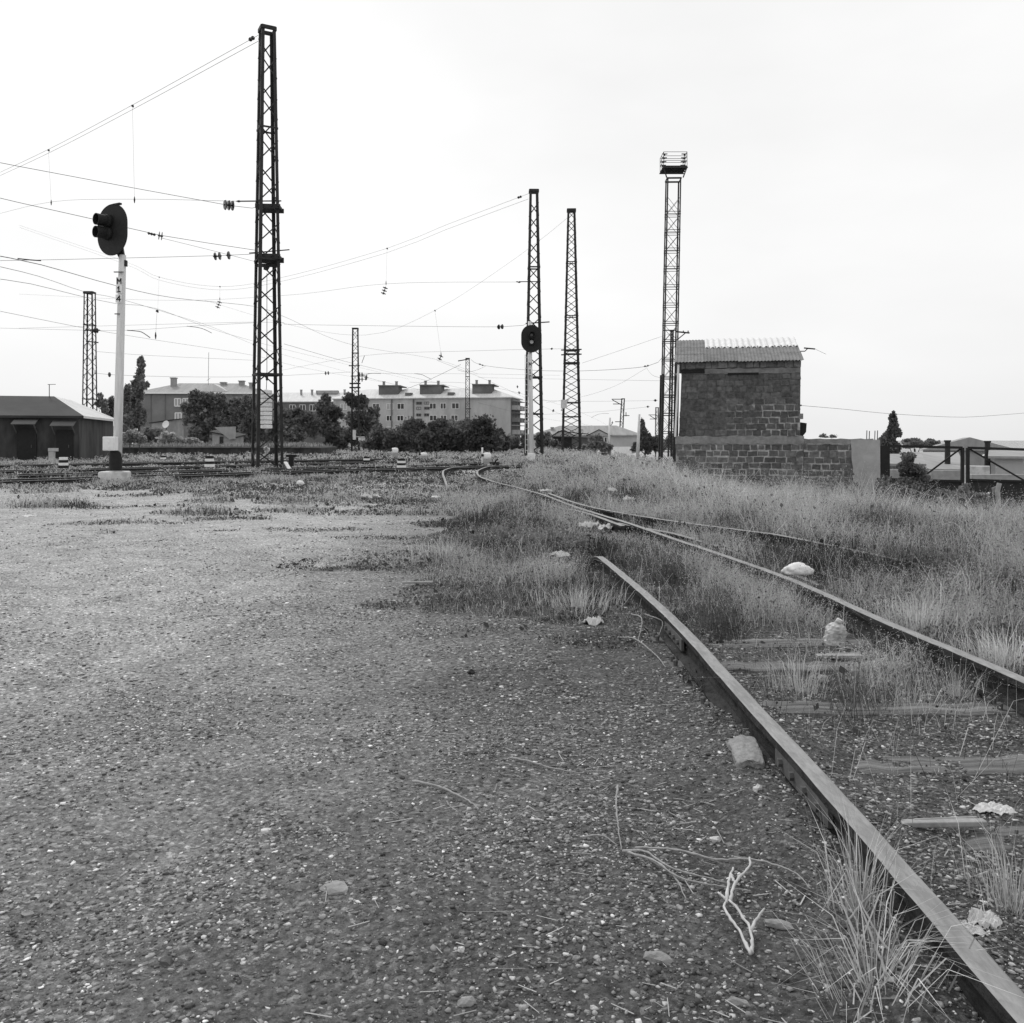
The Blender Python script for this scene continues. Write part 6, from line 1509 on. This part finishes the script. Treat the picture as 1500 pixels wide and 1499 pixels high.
# litter
for px, py, r, rz, sd, mt, lab, rough, fold, nm, ct in (
    (1168, 846, (.15, .1, .085), .15, 2, 'bag', 'plump white sack lying behind the far rail', .16, .1, 'plastic_sack', 'sack'),
    (868, 914, (.09, .06, .05), .3, 5, 'cloth', 'crumpled white bag on the gravel edge left of the near rail', .3, .35, 'plastic_bag', 'bag'),
    (818, 822, (.13, .1, .06), .2, 7, 'cloth', 'pale crumpled bag in the dark weeds left of the sunken rail end', .3, .35, 'plastic_bag', 'bag'),
    (862, 778, (.16, .14, .1), .0, 9, 'cloth', 'left heap of crumpled white sheeting beside the converging rails', .3, .4, 'plastic_sheet', 'plastic sheet'),
    (890, 780, (.16, .12, .07), .4, 10, 'cloth', 'right heap of crumpled white sheeting beside the converging rails', .3, .4, 'plastic_sheet', 'plastic sheet'),
    (921, 742, (.14, .12, .1), .1, 12, 'cloth', 'white bag in the grass above the converging rails', .25, .3, 'plastic_bag', 'bag'),
    (896, 727, (.14, .12, .11), .1, 13, 'cloth', 'dull pale bag half sunk in grass beyond the other bags', .25, .3, 'plastic_bag', 'bag'),
    (800, 727, (.2, .12, .06), .1, 14, 'cloth', 'pale scrap lying where the rails of the two sidings meet', .25, .3, 'paper_scrap', 'scrap'),
    (1212, 842, (.06, .05, .045), .6, 15, 'cloth', 'small round pale wad right of the white sack', .3, .3, 'paper_wad', 'wad'),
    (1456, 1187, (.075, .05, .02), .1, 17, 'cloth', 'scatter of white shredded paper at the right edge', .4, .6, 'paper_scrap', 'scrap'),
    (1440, 1353, (.05, .04, .035), .5, 19, 'cloth', 'crumpled pale wrapper behind the near rail at the lower right', .3, .5, 'wrapper', 'wrapper'),
    (1425, 1366, (.045, .03, .02), -.4, 20, 'cloth', 'flattened pale wrapper touching the near rail', .3, .5, 'wrapper', 'wrapper'),
    (440, 714, (.1, .08, .09), 0, 21, 'bag', 'small white ball of litter before the tallest mast', .2, .2, 'litter_ball', 'litter'),
    (536, 736, (.15, .1, .1), 0, 22, 'cloth', 'pale litter in the grass, left piece of a pair', .3, .3, 'litter_scrap', 'litter'),
    (548, 735, (.13, .1, .07), 0, 23, 'cloth', 'flatter pale litter in the grass, right piece of a pair', .3, .3, 'litter_scrap', 'litter'),
    (638, 736, (.1, .08, .06), 0, 24, 'bag', 'small white scrap in the grass left of the siding curve', .3, .3, 'litter_scrap', 'litter'),
    (42, 757, (.12, .06, .03), 0, 25, 'bag', 'small white strip of litter at the left edge', .3, .3, 'litter_scrap', 'litter'),
    (384, 688, (.12, .1, .1), 0, 26, 'cloth', 'white litter between the legs of the tallest mast', .3, .3, 'litter_scrap', 'litter'),
    (1135, 985, (.03, .025, .02), 0, 29, 'cloth', 'small white scrap beside the tuft between the rails', .3, .3, 'litter_scrap', 'litter'),
    (1205, 998, (.035, .03, .03), 0, 27, 'stone', 'rounded pale stone between the rails in front of the sleeper', .2, .1, 'stone', 'stone')):
    dz = r[2] * .25 + (.12 if 720 < py < 745 and px > 780 else 0) + (.1 if py == 714 or 734 < py < 738 else 0) + (.06 if 775 < py < 825 else 0)
    c = on_ground(px, py, dz); s = 1.0
    if nm == 'plastic_sack': c = Vector((2.77, 8.6, .13))
    o = lump(nm, c, r, sd, rough, 1.5, mat=mt, sub=4, rz=rz, fold=fold) if nm in ('plastic_sack', 'litter_ball', 'stone') else crumple(nm, c - Vector((0, 0, r[2] * .3)), (r[0] * 1.2, r[1] * 1.3, r[2] * 1.3), sd, mt, rz)
    tag(o, lab, ct)
# plastic bottle
jug = thing('plastic_bottle', 'crushed milky plastic bottle standing between the rails', 'bottle', on_ground(1222, 944))
jb = Vector(jug['_w'])
bm_ = MB(); prof = [(.055, 0), (.07, .006), (.074, .03), (.069, .06), (.074, .085), (.07, .115), (.058, .138), (.022, .152), (.018, .165)]
bm_.lathe([(r_, h_) for k_ in range(len(prof) - 1) for q in range(3) for r_, h_ in [(lerp(prof[k_][0], prof[k_ + 1][0], q / 3), lerp(prof[k_][1], prof[k_ + 1][1], q / 3))]] + [prof[-1]], jb, axis=(.1, -.12, 1), n=28); ob = bm_.build('body', MT['jug'], jug)
for v_ in ob.data.vertices:                    # crushed sides
    n_ = mnoise.noise(Vector((v_.co.x * 26, v_.co.y * 26, v_.co.z * 9))); vd = mnoise.voronoi(v_.co * 26)[0]; k_ = 1 + .28 * n_ - .32 * max(0, .45 - (vd[1] - vd[0])); e_ = min(1, v_.co.z / .03)
    v_.co.x *= 1 + (k_ * 1.02 - 1) * e_; v_.co.y *= 1 + (k_ * .8 - 1) * e_
MB().lathe([(.021, 0), (.023, .004), (.023, .02), (.018, .024)], jb + Vector((.022, -.024, .158)), axis=(.5, -.1, 1), n=14).build('cap', MT['white_worn'], jug)
# timber scraps, plank, post
for px, py, L_, w_, rz, lab in ((1255, 1218, .34, .035, .03, 'weathered splintered plank between the rails near the right edge'), (1230, 968, .3, .06, .0, 'pale broken timber between the rails behind the dry tuft'), (612, 858, .3, .03, .1, 'short pale stick lying on the gravel before the weeds')):
    px = px + (120 if py == 1218 else 0)
    m = MB(); c = on_ground(px, py, .03); m.box(c, (L_, w_, .02), rz); m.box(c + Vector((L_ * .1, w_ * .5, .004)), (L_ * .7, w_ * .3, .018), rz + .06); tag(m.build('timber_scrap', MT['twig_dark'], None, bevel=.004), lab, 'timber')
m = MB().bar(W(418, 677, 41), W(425, 689, 40.6), .16, .05); tag(m.build('leaning_board', MT['white'], None), 'white board leaning against the foot of the tallest mast', 'board')
m = MB().box(W(427, 677, 44) , (.22, .22, .75)); m.box(W(427, 668, 44), (.5, .25, .12)); tag(m.build('switch_box', MT['black'], None), 'dark low switch box right of the tallest mast', 'switch box')
m = MB(); m.tube([W(725, 678, 47), W(727, 674, 47), W(730, 673.5, 47)], .05, 6); m.box(W(724, 679.5, 47), (.5, .4, .18)); tag(m.build('switch_lever', MT['black'], None), 'dark switch lever beside the junction dwarf signal', 'switch lever')
tree('pale_shrub', 'pale dry shrub seen through the legs of the tallest mast', 'shrub', gbase(391, 60), lobes_px(60, [(391, 660, 5, 7), (390, 668, 5, 4)]), 260, .12, .12, .02, sub=3)
tree('flowering_weed', 'pale leafed weed on the bare gravel patch, left of the verge', 'weed', on_ground(482, 833), lobes_px(9.7, [(482, 823, 13, 8), (470, 830, 14, 4), (498, 828, 14, 5)]), 520, .022, .15, .004, sub=4)
tree('dark_bush', 'dark leafy weeds hiding the end of the near rail', 'bush', gbase(810, 11.2), lobes_px(11.0, [(795, 787, 30, 16), (832, 796, 24, 15), (760, 785, 26, 12), (852, 810, 14, 12), (732, 780, 18, 8), (700, 790, 16, 7), (780, 805, 30, 8), (858, 800, 14, 14), (846, 797, 14, 16)]), 3600, .03, .06, .01, sub=14)

for o in bpy.data.objects:
    if '_w' in o: del o['_w']
